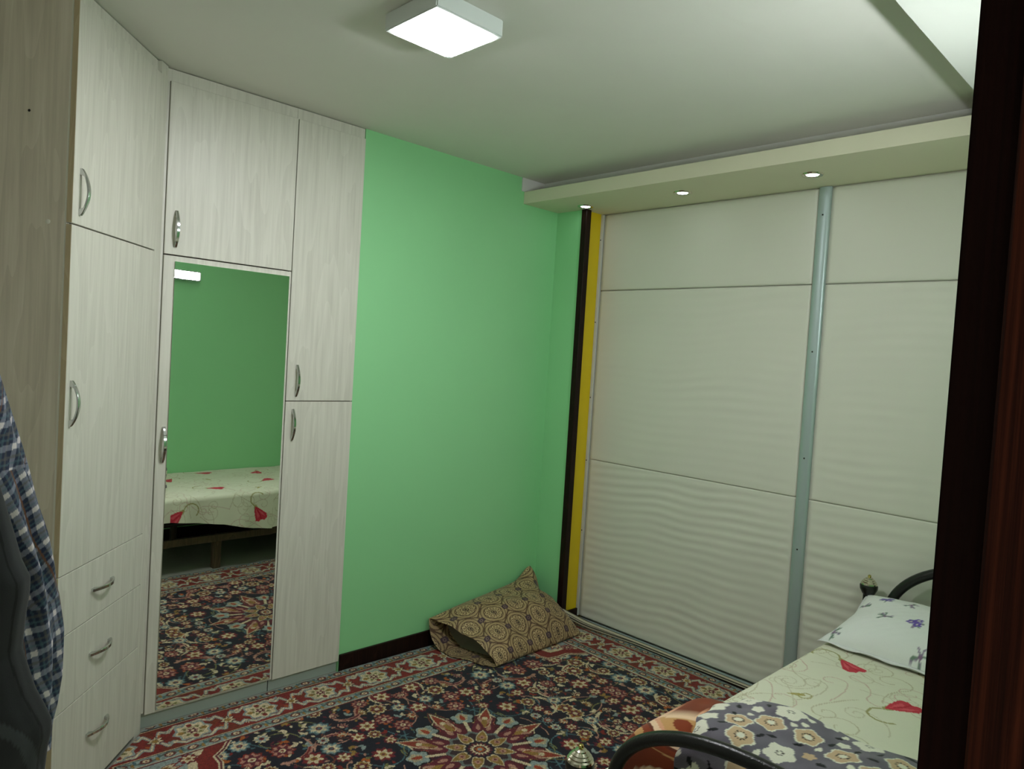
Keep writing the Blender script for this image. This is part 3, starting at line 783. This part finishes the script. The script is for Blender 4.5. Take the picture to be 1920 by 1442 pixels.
Zs = Zs + np.where(Vc < flat, 0.0035*vnoise(U*4, V*4, 5)+0.002*vnoise(U*14, V*14, 6), 0)*np.clip((flat-Vc)/0.05, 0, 1) + 0.003
cu, cv = SX0, 0.0
P = Paint(SX0, 0.0, nxs, len(arcl), res, (232, 230, 208))
def curl(c, r, a0, turns, col, wd=0.0042):
    n = int(abs(turns)*16)+6
    P.stroke([(c[0]+r*(1-0.75*i/n)*math.cos(a0+turns*6.283*i/n), c[1]+r*(1-0.75*i/n)*math.sin(a0+turns*6.283*i/n)) for i in range(n+1)], wd, col)
SC = [(206, 200, 172), (214, 192, 174), (204, 196, 166), (212, 206, 180)]
for _ in range(170):
    c = (rng.uniform(SX0, SX1), rng.uniform(0, 1.3)); r = rng.uniform(0.03, 0.075); a0 = rng.uniform(0, 6.28); tn = rng.choice([-1, 1])*rng.uniform(0.7, 1.4); col = rng.choice(SC)
    curl(c, r, a0, tn, col)
    p = (c[0]+r*math.cos(a0), c[1]+r*math.sin(a0)); a = a0+math.pi/2*(-1 if tn > 0 else 1); pts = [p]; k = rng.uniform(-0.12, 0.12)
    for i in range(14): a += k; p = (p[0]+0.013*math.cos(a), p[1]+0.013*math.sin(a)); pts.append(p)
    P.stroke(pts, 0.0042, col)
def flower(c, ang, r=0.062):
    st = (c[0]-1.15*r*math.cos(ang), c[1]-1.15*r*math.sin(ang)); LG = (170, 164, 110)
    P.stroke(arc((st[0]-0.05*math.cos(ang+1), st[1]-0.05*math.sin(ang+1)), 0.05, ang+1, ang+4.6, 16), 0.008, LG)
    P.leaf(st, ang, r*1.4, r*0.28, LG)
    ca, sa = math.cos(ang), math.sin(ang)
    def T(u_, v_): return (c[0]+r*(u_*ca-v_*sa), c[1]+r*(u_*sa+v_*ca))
    P.poly([T(-1, 0), T(-0.55, 0.35), T(0.1, 0.62), T(0.55, 0.78), T(0.85, 0.5), T(0.75, 0.15), T(1.05, -0.1), T(0.95, -0.55), T(0.5, -0.7), T(0.0, -0.5), T(-0.5, -0.3)], (206, 60, 76))
    P.poly([T(-0.7, 0.05), T(-0.1, 0.32), T(0.4, 0.45), T(0.3, 0.1), T(-0.2, 0.0)], (226, 92, 104)); P.poly([T(-0.5, -0.12), T(0.2, -0.15), T(0.7, -0.4), T(0.2, -0.4)], (226, 98, 108))
    P.stroke([T(-0.4, 0.0), T(0.3, 0.02), T(0.75, 0.15)], 0.007, (188, 40, 58))
for (x, y, an) in ((2.80, 0.968, -2.3), (2.585, 0.722, -0.56), (2.66, 0.38, 2.0), (2.12, 0.88, 0.3), (3.10, 0.55, 1.0), (1.90, 0.45, 2.2), (2.28, 0.24, 0.4), (2.34, 1.13, 1.0), (1.76, 1.10, 2.4), (2.92, 1.12, 0.2)):
    flower((x, y-0.146 if y < 1.1 else y), an)
for (x, y, an) in ((2.41, 0.965, 2.2), (2.95, 0.75, 0.5), (2.2, 0.5, 1.2)):
    P.leaf((x, y-0.146), an, 0.06, 0.012, (176, 164, 96)); curl((x, y-0.146), 0.03, an, 1.0, (180, 172, 120), 0.006)
msk = (Vm < smax+res)
sh = gridmesh('bed_sheet', np.stack([U, Ys, Zs], -1), 'cotton_sheet', P.a, mask=msk[1:, 1:] & msk[:-1, :-1])
setp(sh, 'cream bed sheet with red flowers and thin scrolls, hanging over the bed edge', 'bed sheet')

# pillow
def cushion_points(n, mth):
    th = np.linspace(0, 2*math.pi, n, endpoint=False); return th
def pillow():
    t_ = empty('pillow', (3.14, 0.80, 0.535)); setp(t_, 'white pillow with small violet flower sprigs at the bed head', 'pillow')
    n = 130; L, D, T_ = 0.64, 0.44, 0.165
    u = np.linspace(-1, 1, n); v = np.linspace(-1, 1, 90)
    Ug, Vg = np.meshgrid(u, v)
    e = np.clip((1-np.abs(Ug)**2.6)*(1-np.abs(Vg)**2.6), 0, 1)**0.55
    cor = 1-0.07*(1-np.abs(Ug)**2)*np.abs(Vg)**3
    cor2 = 1-0.07*(1-np.abs(Vg)**2)*np.abs(Ug)**3
    Xp = Vg*D/2*cor; Yp = -Ug*L/2*cor2
    slope = 0.076*(Vg+1)/2+0.013+0.03*np.clip(Vg, 0, 1)*np.clip(-Ug, 0, 1)**3
    wr = 0.004*vnoise(Ug*5, Vg*5, 2)*e
    top = slope + T_*0.62*e + wr; bot = np.maximum(slope - T_*0.30*e, 0.0)
    bot = np.minimum(bot, top)
    P2 = Paint(-1, -1, n, 90, 2/(n-1), (238, 240, 236))
    P2.ys = np.linspace(-1, 1, 90)*0.67; P2.y0 = -0.67; 
    rg = random.Random(4)
    P2.xs = u
    def sprig(x, y, big):
        VI = (112, 92, 176); GR = (120, 142, 126)
        for _ in range(7): a = rg.uniform(0, 6.28); P2.stroke([(x, y), (x+0.09*math.cos(a), y+0.09*math.sin(a))], 0.020, GR if rg.random() < .6 else (150, 136, 160))
        if big:
            for dx, dy in ((0.03, 0.0), (-0.05, 0.04), (0.02, 0.09)): P2.blob((x+dx, y+dy), 0.046, VI, 5, 0.2, rg.uniform(0, 1)); P2.blob((x+dx, y+dy), 0.014, (220, 214, 200))
        else:
            P2.blob((x, y), 0.022, (140, 110, 140))
    for x, y, bgf in ((-0.62, 0.28, 1), (-0.30, 0.22, 0), (-0.02, 0.36, 1), (-0.45, -0.20, 0), (-0.10, -0.24, 1), (-0.92, -0.56, 0), (-0.86, 0.10, 0), (0.30, -0.40, 0), (0.35, 0.1, 1), (0.65, -0.2, 1), (0.62, 0.4, 0), (-0.2, 0.55, 0), (0.1, -0.62, 0), (0.85, 0.15, 0)):
        sprig(x, y, bgf)
    tp = gridmesh('cover_top', np.stack([Xp, Yp, top], -1), 'pillow_cotton', P2.a, t_)
    gridmesh('cover_underside', np.stack([Xp, Yp, bot], -1), 'pillow_cotton', np.full(Xp.shape+(3,), 226.0), t_, flip=True)
    # flat seam flange round the rim
    s = np.linspace(0, 1, 220)
    rim = np.concatenate([np.stack([Xp[0], Yp[0], slope[0]], -1), np.stack([Xp[:, -1], Yp[:, -1], slope[:, -1]], -1), np.stack([Xp[-1, ::-1], Yp[-1, ::-1], slope[-1, ::-1]], -1), np.stack([Xp[::-1, 0], Yp[::-1, 0], slope[::-1, 0]], -1)], 0)
    out = rim*np.array([1.05, 1.03, 1.0]); out[:, 2] = np.maximum(0.001, rim[:, 2]-0.006+0.004*np.sin(np.arange(len(rim))*0.21))
    fl = gridmesh('flange', np.stack([rim, out], 0), 'pillow_cotton', np.full((2, len(rim), 3), 236.0), t_)
    md = fl.modifiers.new('thickness', 'SOLIDIFY'); md.thickness = 0.003
    t_.rotation_euler = (0, 0, R(-2))
    return t_
pillow()

# folded blankets piled at the foot of the bed
def superq(name, c, ax, ex, n, mat, colf, parent=None, zmin=None, bumpf=None):
    th = np.linspace(-math.pi, math.pi, n, endpoint=False); ph = np.linspace(-math.pi/2, math.pi/2, n//2)
    TH_, PH = np.meshgrid(th, ph)
    f = lambda w_, e: np.sign(w_)*np.abs(w_)**e
    X = ax[0]*f(np.cos(PH), ex[1])*f(np.cos(TH_), ex[0]); Y = ax[1]*f(np.cos(PH), ex[1])*f(np.sin(TH_), ex[0]); Z_ = ax[2]*f(np.sin(PH), ex[1])
    if bumpf: X, Y, Z_ = bumpf(X, Y, Z_)
    Xw, Yw, Zw = X+c[0], Y+c[1], Z_+c[2]
    if zmin is not None: Zw = np.maximum(Zw, zmin)
    return gridmesh(name, np.stack([Xw, Yw, Zw], -1), mat, colf(Xw, Yw, Zw), parent, closeu=True)
def rust_col(X, Y, Z_):
    RU = np.array((136, 58, 26.)); TA = np.array((206, 158, 100.)); CR = np.array((240, 206, 170.)); PK = np.array((224, 164, 128.)); DK = np.array((110, 50, 28.))
    s = (X-1.43)*6.6 + (Z_-0.55)*3.0 + 0.5*np.sin((Y+Z_)*16+X*9) + 0.35*np.sin(X*34-Y*20)
    s2 = s-np.floor(s)
    col = np.where((s2 < 0.12)[..., None], DK, np.where((s2 < 0.34)[..., None], CR, np.where((s2 < 0.5)[..., None], PK, np.where((s2 < 0.78)[..., None], TA, RU))))
    far_ = (X > 1.592+0.03*np.sin(Y*30+Z_*20))
    col = np.where(far_[..., None], RU*(0.92+0.1*vnoise(X*20, Y*20, 3))[..., None], col)
    arm = np.abs(X-1.562-0.022*np.sin(Z_*30+Y*14)) < 0.022
    col = np.where(arm[..., None], CR, col)
    low = (X < 1.49+0.04*np.sin(Y*22+Z_*9)) & (Z_ < 0.70)
    return np.where(low[..., None] & ((s2 > 0.34) & (s2 < 0.8))[..., None], RU, col)
def rust_bump(X, Y, Z_):
    s = 1+0.02*np.sin(Y*9+1)+0.015*np.sin(X*20+Y*5)
    # nearer the foot end the pile slumps outwards and down
    k = np.clip((0.02-X)/0.18, 0, 1)
    Y2 = Y*s + 0.12*k*np.clip((Y-0.1)/0.25, 0, 1)*np.clip((0.16-Z_)/0.14, 0.25, 1)
    Z2 = Z_ - np.where(Z_ > 0, 1, 0)*(0.05*k)*np.clip((Y-0.05)/0.3, 0, 1) + 0.004*np.sin(Y*30+X*22)*(Z_ > 0)
    return X, Y2, Z2
rb = superq('rust_blanket', (1.572, 0.580, 0.652), (0.137, 0.392, 0.122), (0.30, 0.34), 260, 'fleece_rust', rust_col, zmin=0.537, bumpf=rust_bump)
setp(rb, 'folded rust and cream plush blanket at the foot of the bed', 'blanket')

res = 0.003
vy = np.arange(0.20, 0.850, res)
path = []
for x, z in ((1.432, 0.60), (1.431, 0.66), (1.434, 0.72), (1.445, 0.758), (1.47, 0.780), (1.52, 0.788), (1.58, 0.790), (1.66, 0.790), (1.70, 0.786), (1.725, 0.772), (1.735, 0.745), (1.737, 0.68), (1.741, 0.60), (1.75, 0.552)): path.append((x, z))
pa = np.array(path); seg = np.r_[0, np.cumsum(np.hypot(*np.diff(pa, axis=0).T))]
ss = np.arange(0, seg[-1], res)
# smooth interpolation
kx = np.interp(ss, seg, pa[:, 0]); kz = np.interp(ss, seg, pa[:, 1])
ker = np.hanning(13); ker /= ker.sum()
kx = np.convolve(np.pad(kx, 6, 'edge'), ker, 'valid'); kz = np.convolve(np.pad(kz, 6, 'edge'), ker, 'valid')
S_, V_ = np.meshgrid(ss, vy)
Xv = np.repeat(kx[None], len(vy), 0); Zv = np.repeat(kz[None], len(vy), 0); Yv = V_.copy()
fold = 0.006*np.sin(V_*24+S_*9)+0.005*np.sin(V_*11-S_*16+1)+0.003*vnoise(V_*16, S_*16, 3)
Zv = Zv + np.clip(fold, -0.006, 0.02)*np.clip((Zv-0.58)/0.1, 0, 1)
Xv = Xv + np.where(S_ > ss[-1]*0.6, 0.012*np.sin(V_*17+0.6)+0.006*np.sin(V_*43), 0)*np.clip((S_-ss[-1]*0.6)/0.1, 0, 1)
# the front edge rolls down onto the rust blanket
ed = np.clip((V_-0.80)/0.045, 0, 1); Zv = Zv - 0.012*ed**2*(Zv > 0.70)
Yv = Yv + ed*(0.012*np.sin(S_*26)+0.006*np.sin(S_*60))
P = Paint(0, 0.20, len(ss), len(vy), res, (114, 107, 119))
mot = vnoise(S_*22, V_*22, 12); P.a += (mot*10)[..., None]
rng = random.Random(12)
WH = (236, 232, 214); BE = (212, 180, 144); KB = (22, 22, 28)
def sprig(c, a):
    P.stroke([c, (c[0]+0.06*math.cos(a), c[1]+0.06*math.sin(a))], 0.0045, KB)
    for i in range(1, 5):
        q = (c[0]+0.014*i*math.cos(a), c[1]+0.014*i*math.sin(a))
        P.leaf(q, a+0.9, 0.020, 0.0055, KB); P.leaf(q, a-0.9, 0.020, 0.0055, KB)
pl = []
for it in range(3200):
    c = (rng.uniform(0.02, ss[-1]), rng.uniform(0.21, 0.85)); r = rng.choice([0.0325, 0.0305]) if it < 420 else rng.choice([0.024, 0.017]) if it < 1500 else 0.010
    if not all(math.hypot(c[0]-a, c[1]-b_) > r+q+0.004 for a, b_, q in pl): continue
    pl.append((*c, r)); rot = rng.uniform(0, 1.2); q = rng.random()
    if r > 0.03 and q < 0.5:
        P.blob(c, r*1.02, WH, 5, 0.11, rot, 1.0, 0.015); P.blob(c, r*0.90, BE, 5, 0.11, rot, 1.0, 0.015)
        for i in range(12): P.blob((c[0]+0.0125*math.cos(i*0.5236), c[1]+0.0125*math.sin(i*0.5236)), 0.0023, KB)
        P.blob(c, 0.009, WH)
    elif r > 0.03:
        P.blob(c, r, WH, 5, 0.12, rot, 1.0, 0.015)
        for i in range(6): P.blob((c[0]+0.007*math.cos(i*1.047), c[1]+0.007*math.sin(i*1.047)), 0.0022, (90, 84, 70))
    elif r > 0.02:
        sprig((c[0]-0.02, c[1]), rng.uniform(0, 6.28)) if q < 0.6 else P.blob(c, r*0.85, WH, 5, 0.14, rot, 1.1)
    elif r > 0.015: P.blob(c, r*0.8, WH if q < 0.6 else BE, 5, 0.14, rot, 1.15) if q < 0.7 else P.leaf(c, rng.uniform(0, 6.28), 0.04, 0.007, KB)
    else: P.blob(c, r*0.7, WH, 3, 0.15, rot, 1.3) if q < 0.5 else P.leaf(c, rng.uniform(0, 6.28), 0.024, 0.006, KB)
vb_ = gridmesh('violet_blanket', np.stack([Xv, Yv, Zv], -1), 'fleece_violet', P.a, flip=True)
md = vb_.modifiers.new('thickness', 'SOLIDIFY'); md.thickness = 0.008; md.offset = -1
setp(vb_, 'violet-grey fleece blanket with white and beige flowers at the bed foot', 'blanket')

# ------------------------------------------------------------------ jacquard cushion cover in the corner
t = empty('floor_cushion', (2.86, 2.80, 0.012)); setp(t, 'brown patterned jacquard cushion slumped on the rug against the green wall', 'cushion')
n, mth = 300, 200
u = np.linspace(0, 1, n); v = np.linspace(0, 1, mth)
Ug, Vg = np.meshgrid(u, v)       # u: left opening to right end; v: front edge on the rug to back edge on the wall
FL, FR = np.array((2.545, 2.585, 0.02)), np.array((3.255, 2.615, 0.02))
BL, BR = np.array((2.435, 3.012, 0.165)), np.array((3.205, 3.012, 0.265))
def bil(a): return (FL[a]*(1-Ug)*(1-Vg)+FR[a]*Ug*(1-Vg)+BL[a]*(1-Ug)*Vg+BR[a]*Ug*Vg)
X0, Y0, Z0 = bil(0), bil(1), bil(2)
ev = np.clip(np.sin(math.pi*Vg), 0, 1)**0.62
eu = np.clip(1-np.clip((Ug-0.55)/0.45, 0, 1)**2.6, 0, 1)**0.5
eu2 = eu*(0.62+0.38*np.clip(Ug/0.25, 0, 1))
wr = 0.010*np.sin(Ug*9+Vg*6)*ev*eu + 0.006*vnoise(Ug*7, Vg*7, 31)*ev + 0.007*np.sin(Vg*19+Ug*7)*np.clip(1-Ug/0.25, 0, 1)*ev
Tt = 0.108*ev*eu2 + wr
nrm = np.array((0.02, -0.42, 0.91))
# the back right corner stands up as an ear, the right side sags below it
ear = np.exp(-(((Ug-0.985)/0.10)**2+((Vg-1.0)/0.16)**2))
dip = np.exp(-(((Ug-0.98)/0.07)**2+((Vg-0.72)/0.10)**2))
Xt = X0+nrm[0]*Tt - 0.02*dip; Yt = np.minimum(Y0+nrm[1]*Tt, 3.018); Zt = Z0+nrm[2]*Tt + 0.065*ear - 0.03*dip
sag = np.clip(1-Ug/0.22, 0, 1)**1.5*ev
Zt = Zt - 0.030*sag; Xt = Xt + 0.020*sag
Tb = 0.055*ev*eu2
Zb = np.maximum(Z0 - 0.9*Tb - 0.03*sag - 0.16*Vg*np.sin(math.pi*np.clip(Vg, 0, 1))*1.1*0.6, 0.016)
Zb = np.minimum(Zb, Zt-0.0005)
Yb = np.minimum(Y0 + 0.02*ev, 3.018); Xb = X0 - 0.040*sag - 0.010*np.sin(Vg*16)*sag
# jacquard pattern: staggered ogees with paisley medallions
def jac(u_m, v_m):
    g, h = 0.160, 0.120
    base = np.empty(u_m.shape+(3,)); base[:] = (176, 150, 108)
    a = u_m/g; b_ = v_m/h
    row = np.floor(b_); fb = b_-row-0.5
    fa = np.mod(a+0.5*np.mod(row, 2), 1)-0.5
    # distance to the nearest medallion of this row and of the rows beside it
    d = np.hypot(fa*g, fb*h*0.92)
    fa2 = np.mod(fa+1.0, 1)-0.5; fb2 = 1-np.abs(fb)
    d2 = np.hypot(fa2*g, fb2*h*0.92)
    dm = np.minimum(d, d2)
    ln = np.mod((dm-0.046)/0.0155, 1)
    base[(dm > 0.046) & (ln < 0.30)] = (104, 78, 54)
    base[np.abs(d-d2) < 0.006] = (92, 68, 48)
    rr, th = d, np.arctan2(fb*h, fa*g)
    R0 = 0.041*(1+0.09*np.cos(9*th))
    base[rr < R0*1.10] = (76, 54, 38); base[rr < R0] = (196, 170, 126)
    base[(rr < R0*0.86) & (rr > R0*0.66) & (np.cos(14*th) > -0.2)] = (112, 84, 56)
    base[(rr < R0*0.60) & (rr > R0*0.50)] = (96, 70, 48)
    k = np.hypot(fa*g/0.0135, fb*h/0.019); base[k < 1.0] = (52, 34, 32); base[k < 0.66] = (172, 146, 104); base[k < 0.40] = (46, 30, 34)
    # plum flowers between the medallions
    ca = np.abs(np.mod(fa+0.5, 1)-0.5+0.0); q = np.hypot((0.5-np.abs(fa))*g, fb*h); tq = np.arctan2(fb*h, 0.5-np.abs(fa))
    base[q < 0.017*(1+0.2*np.cos(5*tq))] = (70, 50, 58); base[q < 0.009] = (132, 108, 100); base[q < 0.005] = (70, 50, 54)
    return base
ct = jac(Ug*0.74+0.03, Vg*0.50+0.02)
ct = ct*(0.97+0.05*vnoise(Ug*8, Vg*8, 2))[..., None]
o = gridmesh('cover_top', np.stack([Xt, Yt, Zt], -1), 'jacquard', ct)
o.parent = t; o.matrix_parent_inverse = t.matrix_basis.inverted()
md = o.modifiers.new('thickness', 'SOLIDIFY'); md.thickness = 0.003; md.offset = -1
o = gridmesh('cover_underside', np.stack([Xb, Yb, Zb], -1), 'jacquard', ct*0.9, flip=True)
o.parent = t; o.matrix_parent_inverse = t.matrix_basis.inverted()
md = o.modifiers.new('thickness', 'SOLIDIFY'); md.thickness = 0.003; md.offset = -1
# grey lining of the open end, set back inside
k0 = 34
Lm = np.stack([np.stack([Xt[:, k0], Yt[:, k0], Zt[:, k0]-0.004], -1)*(1-s)+np.stack([Xb[:, k0+4], Yb[:, k0+4], Zb[:, k0+4]+0.004], -1)*s for s in np.linspace(0, 1, 8)], 0)
Lm[..., 0] += 0.10*np.sin(np.linspace(0, math.pi, 8))[:, None]*0.6
o = gridmesh('inner_pillow', Lm, 'lining_grey'); o.parent = t; o.matrix_parent_inverse = t.matrix_basis.inverted()
o['label'] = 'grey inner pillow showing in the open end'

# ------------------------------------------------------------------ folded striped cloth along the foot of the wardrobe
ln_ = np.linspace(0, 1, 200)
ctrl_y = np.interp(ln_, [0, 0.10, 0.22, 0.4, 1], [2.985, 2.84, 2.66, 2.40, 1.60])
ctrl_z = np.interp(ln_, [0, 0.10, 0.22, 0.4, 1], [0.185, 0.125, 0.06, 0.034, 0.028])
ctrl_x = np.interp(ln_, [0, 0.10, 0.22, 0.4, 1], [3.245, 3.262, 3.345, 3.400, 3.405])
ker = np.hanning(31); ker /= ker.sum()
sm = lambda a: np.convolve(np.pad(a, 15, 'edge'), ker, 'valid')
ctrl_y, ctrl_z, ctrl_x = sm(ctrl_y), sm(ctrl_z), sm(ctrl_x)
k = np.linspace(0, 1, 41)
wid = np.interp(ln_, [0, 0.2, 0.45, 1], [0.034, 0.040, 0.018, 0.016])
K_, W_ = np.meshgrid(k, wid, indexing='ij')
Xc = ctrl_x[None]+0.004*np.cos(K_*12.5) + (K_-0.5)*-0.012; Yc = np.repeat(ctrl_y[None], 41, 0); Zc = np.maximum(ctrl_z[None]-K_*W_, 0.014)
cs = np.empty(Xc.shape+(3,)); cs[:] = (196, 188, 164)
fr = np.mod(K_*3.2, 1); cs[fr < 0.34] = (66, 62, 52); cs[(fr > 0.5) & (fr < 0.62)] = (140, 128, 100)
o = gridmesh('folded_cloth', np.stack([Xc, Yc, Zc], -1), 'striped_cloth', cs)
md = o.modifiers.new('thickness', 'SOLIDIFY'); md.thickness = 0.006; md.offset = 0
setp(o, 'beige and dark striped folded cloth edge along the foot of the sliding doors', 'cloth')

# ------------------------------------------------------------------ clothes on a coat stand just inside the door
t = empty('coat_stand', (-0.02, 1.20, 0)); setp(t, 'dark coat stand holding a plaid shirt and black trousers', 'coat stand')
tube('pole', [(0, 0, 0.02), (0, 0, 1.80)], 0.016, 'dark_trim', t)
lathe('base', [(0.17, 0.0), (0.17, 0.012), (0.15, 0.022), (0.03, 0.035), (0.016, 0.06)], 'dark_trim', t)
lathe('knob', [(0.016, 1.80), (0.026, 1.815), (0.028, 1.83), (0.018, 1.85), (0, 1.856)], 'dark_trim', t)
for a in (0.40, -0.75, 2.6):
    tube('peg', [(0.012*math.cos(a), 0.012*math.sin(a), 1.60), (0.10*math.cos(a), 0.10*math.sin(a), 1.622), (0.135*math.cos(a), 0.135*math.sin(a), 1.66)], 0.008, 'dark_trim', t, 10)

def drape(name, zs, xr, hw, hy, yc, nth, pleat, colf, mat, seed, flatb=1.0):
    """hanging garment: a closed pleated tube; xr right-hand outline, hw half width, hy half depth per height"""
    th = np.linspace(0, 2*math.pi, nth, endpoint=False)
    TH_, ZI = np.meshgrid(th, np.arange(len(zs)))
    z = zs[ZI]; t01 = ZI/(len(zs)-1.0)
    amp = pleat*np.clip(t01*1.6, 0.12, 1)
    rr = 1 - amp*(0.5+0.5*np.cos(TH_*9+2.5*np.sin(t01*4+seed)+1.5*np.sin(TH_*2+seed))) - 0.5*amp*(0.5+0.5*np.cos(TH_*15+t01*5+seed))
    cx = (xr-hw)[ZI]
    Xd = cx + hw[ZI]*rr*np.cos(TH_); Yd = yc + hy[ZI]*rr*np.sin(TH_)
    arcu = np.cumsum(np.hypot(np.diff(Xd, axis=1, append=Xd[:, :1]), np.diff(Yd, axis=1, append=Yd[:, :1])), 1)
    col = colf(arcu*1.0, z, t01, TH_)
    return gridmesh(name, np.stack([Xd, Yd, z], -1), mat, col, closeu=True, flip=True)
def interp(z, pts): 
    q = sorted(pts); return np.interp(z, [p[0] for p in q], [p[1] for p in q])
zs = np.linspace(1.625, 0.962, 420)
xr = interp(zs, [(1.625, 0.172), (1.542, 0.197), (1.482, 0.214), (1.42, 0.232), (1.357, 0.250), (1.30, 0.268), (1.25, 0.280), (1.20, 0.288), (1.143, 0.293), (1.07, 0.291), (1.03, 0.286), (1.0, 0.280), (0.96, 0.279)])
hw = interp(zs, [(1.625, 0.055), (1.5, 0.075), (1.3, 0.098), (1.1, 0.10), (0.945, 0.085)])
hy = interp(zs, [(1.625, 0.03), (1.45, 0.075), (1.2, 0.105), (0.945, 0.10)])
def plaid(u_, z, t01, TH_):
    # the cloth hangs askew: the check runs at an angle near the top (rolled sleeve) and straight lower down
    sk = np.where((z > 1.20) & (z < 1.40) & (np.mod(TH_, 6.283) > 4.0), 0.75, 0.12)
    a = (u_*np.cos(sk)+z*np.sin(sk)); b_ = (-u_*np.sin(sk)+z*np.cos(sk))
    base = np.empty(u_.shape+(3,)); base[:] = (46, 54, 78)
    g = 0.034
    fa, fb = np.mod(a, g)/g, np.mod(b_, g)/g
    def band(f, c, w_): return np.abs(f-c) < w_
    for f in (fa, fb):
        base[band(f, 0.22, 0.13)] = base[band(f, 0.22, 0.13)]*0.4+np.array((176, 174, 190))*0.6
        base[band(f, 0.55, 0.05)] = base[band(f, 0.55, 0.05)]*0.5+np.array((92, 120, 130))*0.5
        base[band(f, 0.80, 0.06)] = base[band(f, 0.80, 0.06)]*0.45+np.array((104, 100, 96))*0.55
    base[band(fa, 0.22, 0.13) & band(fb, 0.22, 0.13)] = (226, 216, 220)
    ruf = np.mod(a, g*3)/(g*3); base[(np.abs(ruf-0.62) < 0.012)] = (112, 78, 62)
    return base
sh = drape('plaid_shirt', zs, xr, hw, hy, 1.26, 520, 0.13, plaid, 'plaid_cotton', 1.3)
setp(sh, 'navy and white plaid cotton shirt hanging at the left edge', 'shirt')
zs = np.linspace(1.60, 0.52, 240)
ax = interp(zs, [(1.60, 0.110), (1.44, 0.163), (1.404, 0.172), (1.38, 0.179), (1.347, 0.188), (1.312, 0.197), (1.30, 0.202), (1.288, 0.207), (1.27, 0.207), (1.244, 0.204), (1.2, 0.201), (1.178, 0.207), (1.143, 0.217), (1.118, 0.228), (1.098, 0.236), (1.083, 0.237), (1.063, 0.233), (1.035, 0.231), (0.9, 0.228), (0.52, 0.222)])
hw = interp(zs, [(1.60, 0.035), (1.35, 0.07), (1.1, 0.085), (1.03, 0.095), (0.9, 0.09), (0.52, 0.085)])
hy = interp(zs, [(1.60, 0.02), (1.3, 0.045), (1.0, 0.05), (0.52, 0.045)])
def denim(u_, z, t01, TH_):
    base = np.empty(u_.shape+(3,)); base[:] = (44, 46, 50)
    base *= (1+0.10*vnoise(u_*30, z*9, 5))[..., None]
    # faded seam lines
    sm_ = np.abs(np.mod(TH_, 6.283)-5.75+0.2*np.sin(z*6)) < 0.03; base[sm_] = base[sm_]*0.6
    lg = (z < 1.17) & (np.abs((z-1.17)*0.9+(np.mod(TH_, 6.283)-4.6)*0.10) < 0.012); base[lg] = base[lg]*1.5
    return base
tr = drape('black_trousers', zs, ax, hw, hy, 1.06, 260, 0.03, denim, 'denim_black', 4.1)
setp(tr, 'faded black denim trousers hanging in front of the plaid shirt', 'trousers')
